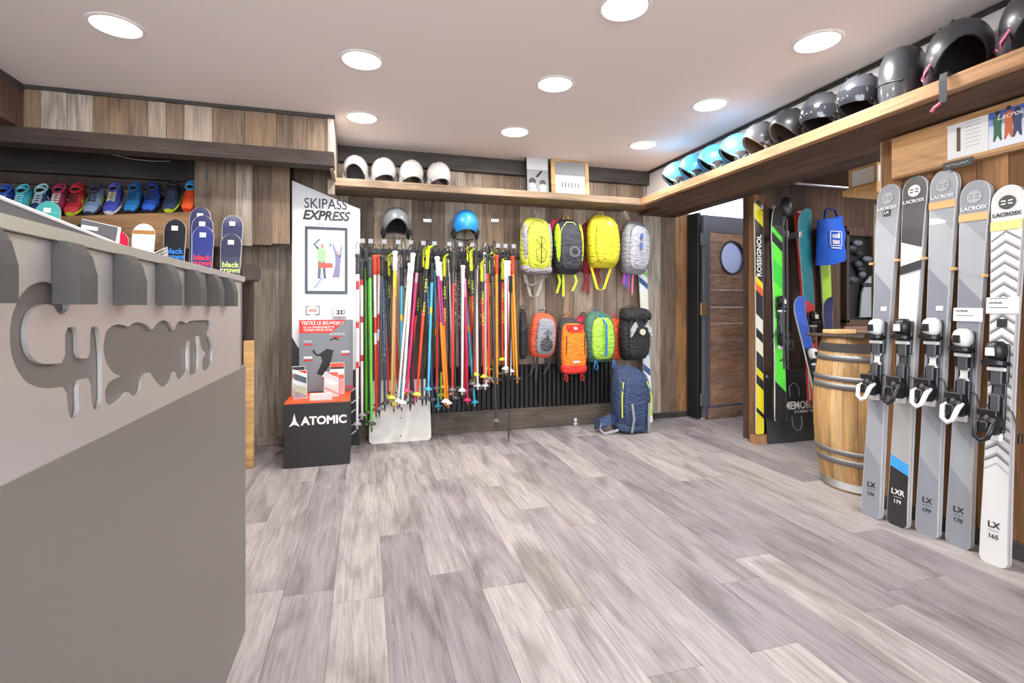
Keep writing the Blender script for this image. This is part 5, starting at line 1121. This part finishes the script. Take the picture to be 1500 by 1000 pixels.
for k, (pb_, pt, Ln, lb, kind) in enumerate(SK):
    bot = on_z(pb_[0], pb_[1], .0); top = on_x(pt[0], pt[1], X_R - .03)
    L = (top - bot).length
    if kind == 'g': m = facet('facet_%d' % k, G1, G2, G3, L)
    elif kind == 'b': m = print_mat('black_white_ski', [(0, (40, 39, 42)), (.145, (40, 39, 42)), (.155, (60, 160, 226)), (.185, (172, 170, 168)), (.50, (214, 212, 210)), (.79, (224, 223, 220)), (.80, (46, 45, 48)), (1, (46, 45, 48))], L, .35)
    else: m = chevron_mat(L)
    t = lean_ski(bot, top, (0, -1, 0), lb, m, L, .118, .086, .10, basem=mat('ski_base_pale', (196, 198, 202), .3), bind=L * [.47, .47, .475, .47, .455][k], white=k not in (1, 4), group='display skis leaning on the right wall', rocker=.0)
    f = -.0085
    dark = INKD if kind != 'b' else WING
    hc = mat('print_soft', (176, 178, 184), .4) if kind == 'g' else (WING if kind == 'b' else INKD)
    zt = L - .075
    MB().prism([(.03 * math.cos(a * PI / 10), zt + .03 * math.sin(a * PI / 10)) for a in range(20)], f, f + .002, 'XZ').build('round_emblem', hc, t)
    mb = MB()
    for sx, sz in ((1, 1), (-1, -1), (1, -1), (-1, 1)): mb.prism([(sx * .003, zt + sz * .003), (sx * .022, zt + sz * .005), (sx * .020, zt + sz * .010), (sx * .006, zt + sz * .009)], f - .001, f, 'XZ')
    mb.build('emblem_cross', GREY if kind == 'g' else (INKD if kind == 'b' else WING), t)
    text('LACROIX', .024, WING if kind != 'w' else INKD, t, (0, f, L - .128), bold=.0005)
    text('LXR' if kind == 'b' else 'LX', .036, dark, t, (0, f, .165), bold=.0004); text(['174', '179', '179', '170', '165'][k], .026, dark, t, (0, f, .118))
    MB().box(-.02, .02, f, f + .001, .141, .1425).build('print_line', dark, t)
    if k in (2, 3): MB().box(-.058, .058, f - .001, f + .001, L - .185, L - .15).build('sticker', OST, t)
    if k == 4: MB().box(-.056, .056, f - .001, f + .001, L - .195, L - .155).build('sticker', YST, t)
    if k == 0: MB().box(-.018, .018, f - .001, f + .001, L - .17, L - .135).build('sticker', INKD, t); text('LX', .022, WING, t, (0, f - .0015, L - .152))
    zn = L * .47 + .25
    if k in (0, 2): MB().box(-.002, .028, f - .001, f + .001, zn, zn + .022).build('price_tag', PAPER, t)
    if k in (3, 4):
        nt_ = MB().box(-.058, .058, f - .003, f - .001, zn - .01 + .06 * (k - 3), zn + .05 + .07 * (k - 3)).build('paper_note', PAPER, t)
        for q, wd in enumerate(('LACROIX', '') if k == 3 else ('', 'LACROIX', '')):
            if not wd: MB().box(-.045, .02, f - .004, f - .003, zn + .034 - .02 * q + .07 * (k - 3) + (.0 if k == 3 else .01), zn + .037 - .02 * q + .07 * (k - 3) + (.0 if k == 3 else .01)).build('written_line', INKD, nt_)
            else: text(wd, .012, INKD, nt_, (-.05, f - .004, zn + .036 - .02 * q + .07 * (k - 3) - (.0 if k == 3 else -.01)), align='LEFT')
    if k == 1:
        MB().prism([(-.045, L * .715), (.055, L * .73), (.055, L * .755), (-.045, L * .74)], f - .004, f - .001, 'XZ').build('name_plaque', INKD, t)
    if k in (1, 4): MB().box(-.018, .018, f - .001, f + .001, L * (.53 if k == 1 else .62), L * (.53 if k == 1 else .62) + .035).build('sticker', INKD, t)
    # wooden peg that keeps the ski upright
    side = Vector((X_R - .055, top.y + .064, top.z * .76))
    pg = thing('wall_peg', ['pale wooden peg beside the grey ski by the barrel', 'pale wooden peg beside the black and white ski', 'pale wooden peg beside the tallest grey ski', 'pale wooden peg beside the ski with the paper note', 'pale wooden peg beside the white chevron ski'][k], 'peg', side, 'wooden wall pegs')
    MB().tube([(.055, 0, 0), (-.03, 0, 0)], [.007, .0075], 8).build('dowel', W_PINE, pg)
    MB().lathe([(.007, -.004), (.0085, 0), (.0085, .004)], 10).build('rubber_ring', DARK, pg).rotation_euler = (0, PI / 2, 0)
# framed info panel under the shelf
pa = on_x(1307, 262, X_R - .03); 
t = thing('info_panel', 'long pale wooden panel with a pinned brochure and skier photograph under shelf', 'panel', (X_R - .03, pa.y, pa.z))
hh = min(on_x(1307, 200, X_R - .03).z, 1.968) - pa.z - .008
MB().cbox(-.008, .02, -1.1, 0, 0, hh, .003).build('panel_board', wood('panel_oak', [(212, 168, 116), (206, 160, 108)], 'Y', streak=.15, bump=.05, rough=.5), t)
for z in (-.008, hh - .004): MB().cbox(-.014, .02, -1.1, 0, z, z + .012, .002).build('panel_lip', W_SHELFY, t)
def py(u): return on_x(u, 220, X_R - .04).y - pa.y
y0, y1, y2 = py(1388), py(1448), py(1520)
br_ = MB().box(-.011, -.009, y1, y0, .02, hh - .02).build('brochure', PAPER, t)
MB().box(-.0125, -.011, y0 - .055, y0 - .04, .05, .16).build('ski_print', mat('print_brown', (96, 76, 68), .5), br_)
for q in range(7): MB().box(-.012, -.011, y1 + .03, y0 - .075, .06 + q * .018, .063 + q * .018).build('text_line', mat('text_grey', (190, 190, 194), .6), br_)
ph = MB().box(-.012, -.009, y2, y1 - .002, .02, hh - .02).build('photograph', print_mat('photo_alps', [(0, (226, 232, 240)), (.45, (206, 220, 238)), (.6, (120, 150, 206)), (.75, (72, 100, 180)), (1, (60, 88, 170))], hh, rough=.4), t)
for (yy, c, s) in ((-.035, (62, 110, 84), 1), (-.075, (204, 108, 66), 1.05), (-.105, (70, 80, 110), .95)):
    q = y1 + yy
    MB().prism([(q - .016, .05), (q - .010, .05), (q, .075), (q + .010, .05), (q + .016, .05), (q + .013, .10 * s)] + [(q + .018, .15 * s), (q, .162 * s), (q - .018, .15 * s), (q - .013, .10)], -.0132, -.012, 'YZ').build('skier_print', mat('skier_%d_%d_%d' % c, c, .6), ph)
    MB().prism([(q + .009 * math.cos(a), .172 * s + .010 * math.sin(a)) for a in [i * PI / 4 for i in range(8)]], -.0134, -.012, 'YZ').build('skier_head', mat('skier_dark', (66, 56, 60), .6), ph)
text('Lacroix', .035, PAPER, ph, (-.0128, (y1 + y2) / 2, hh - .05), rot=(PI / 2, 0, -PI / 2), shear=.2)
pq = on_x(1403, 240, X_R - .06)
t = thing('small_plaque', 'small dark plaque with white handwriting above the tallest grey ski', 'sign', (X_R - .06, pq.y, pq.z))
MB().cbox(-.003, .003, -.062, .062, -.018, .018, .001).build('plaque', INKD, t)
MB().tube([(-.0045, .045 - .0045 * q, .005 * math.sin(q * 2.1) * (1 if q % 5 else .2)) for q in range(21)], .0011, 5).build('handwriting', PAPER, t)
MB().cbox(.003, .0155, -.01, .01, -.01, .01, .001).build('mount', DARK, t)
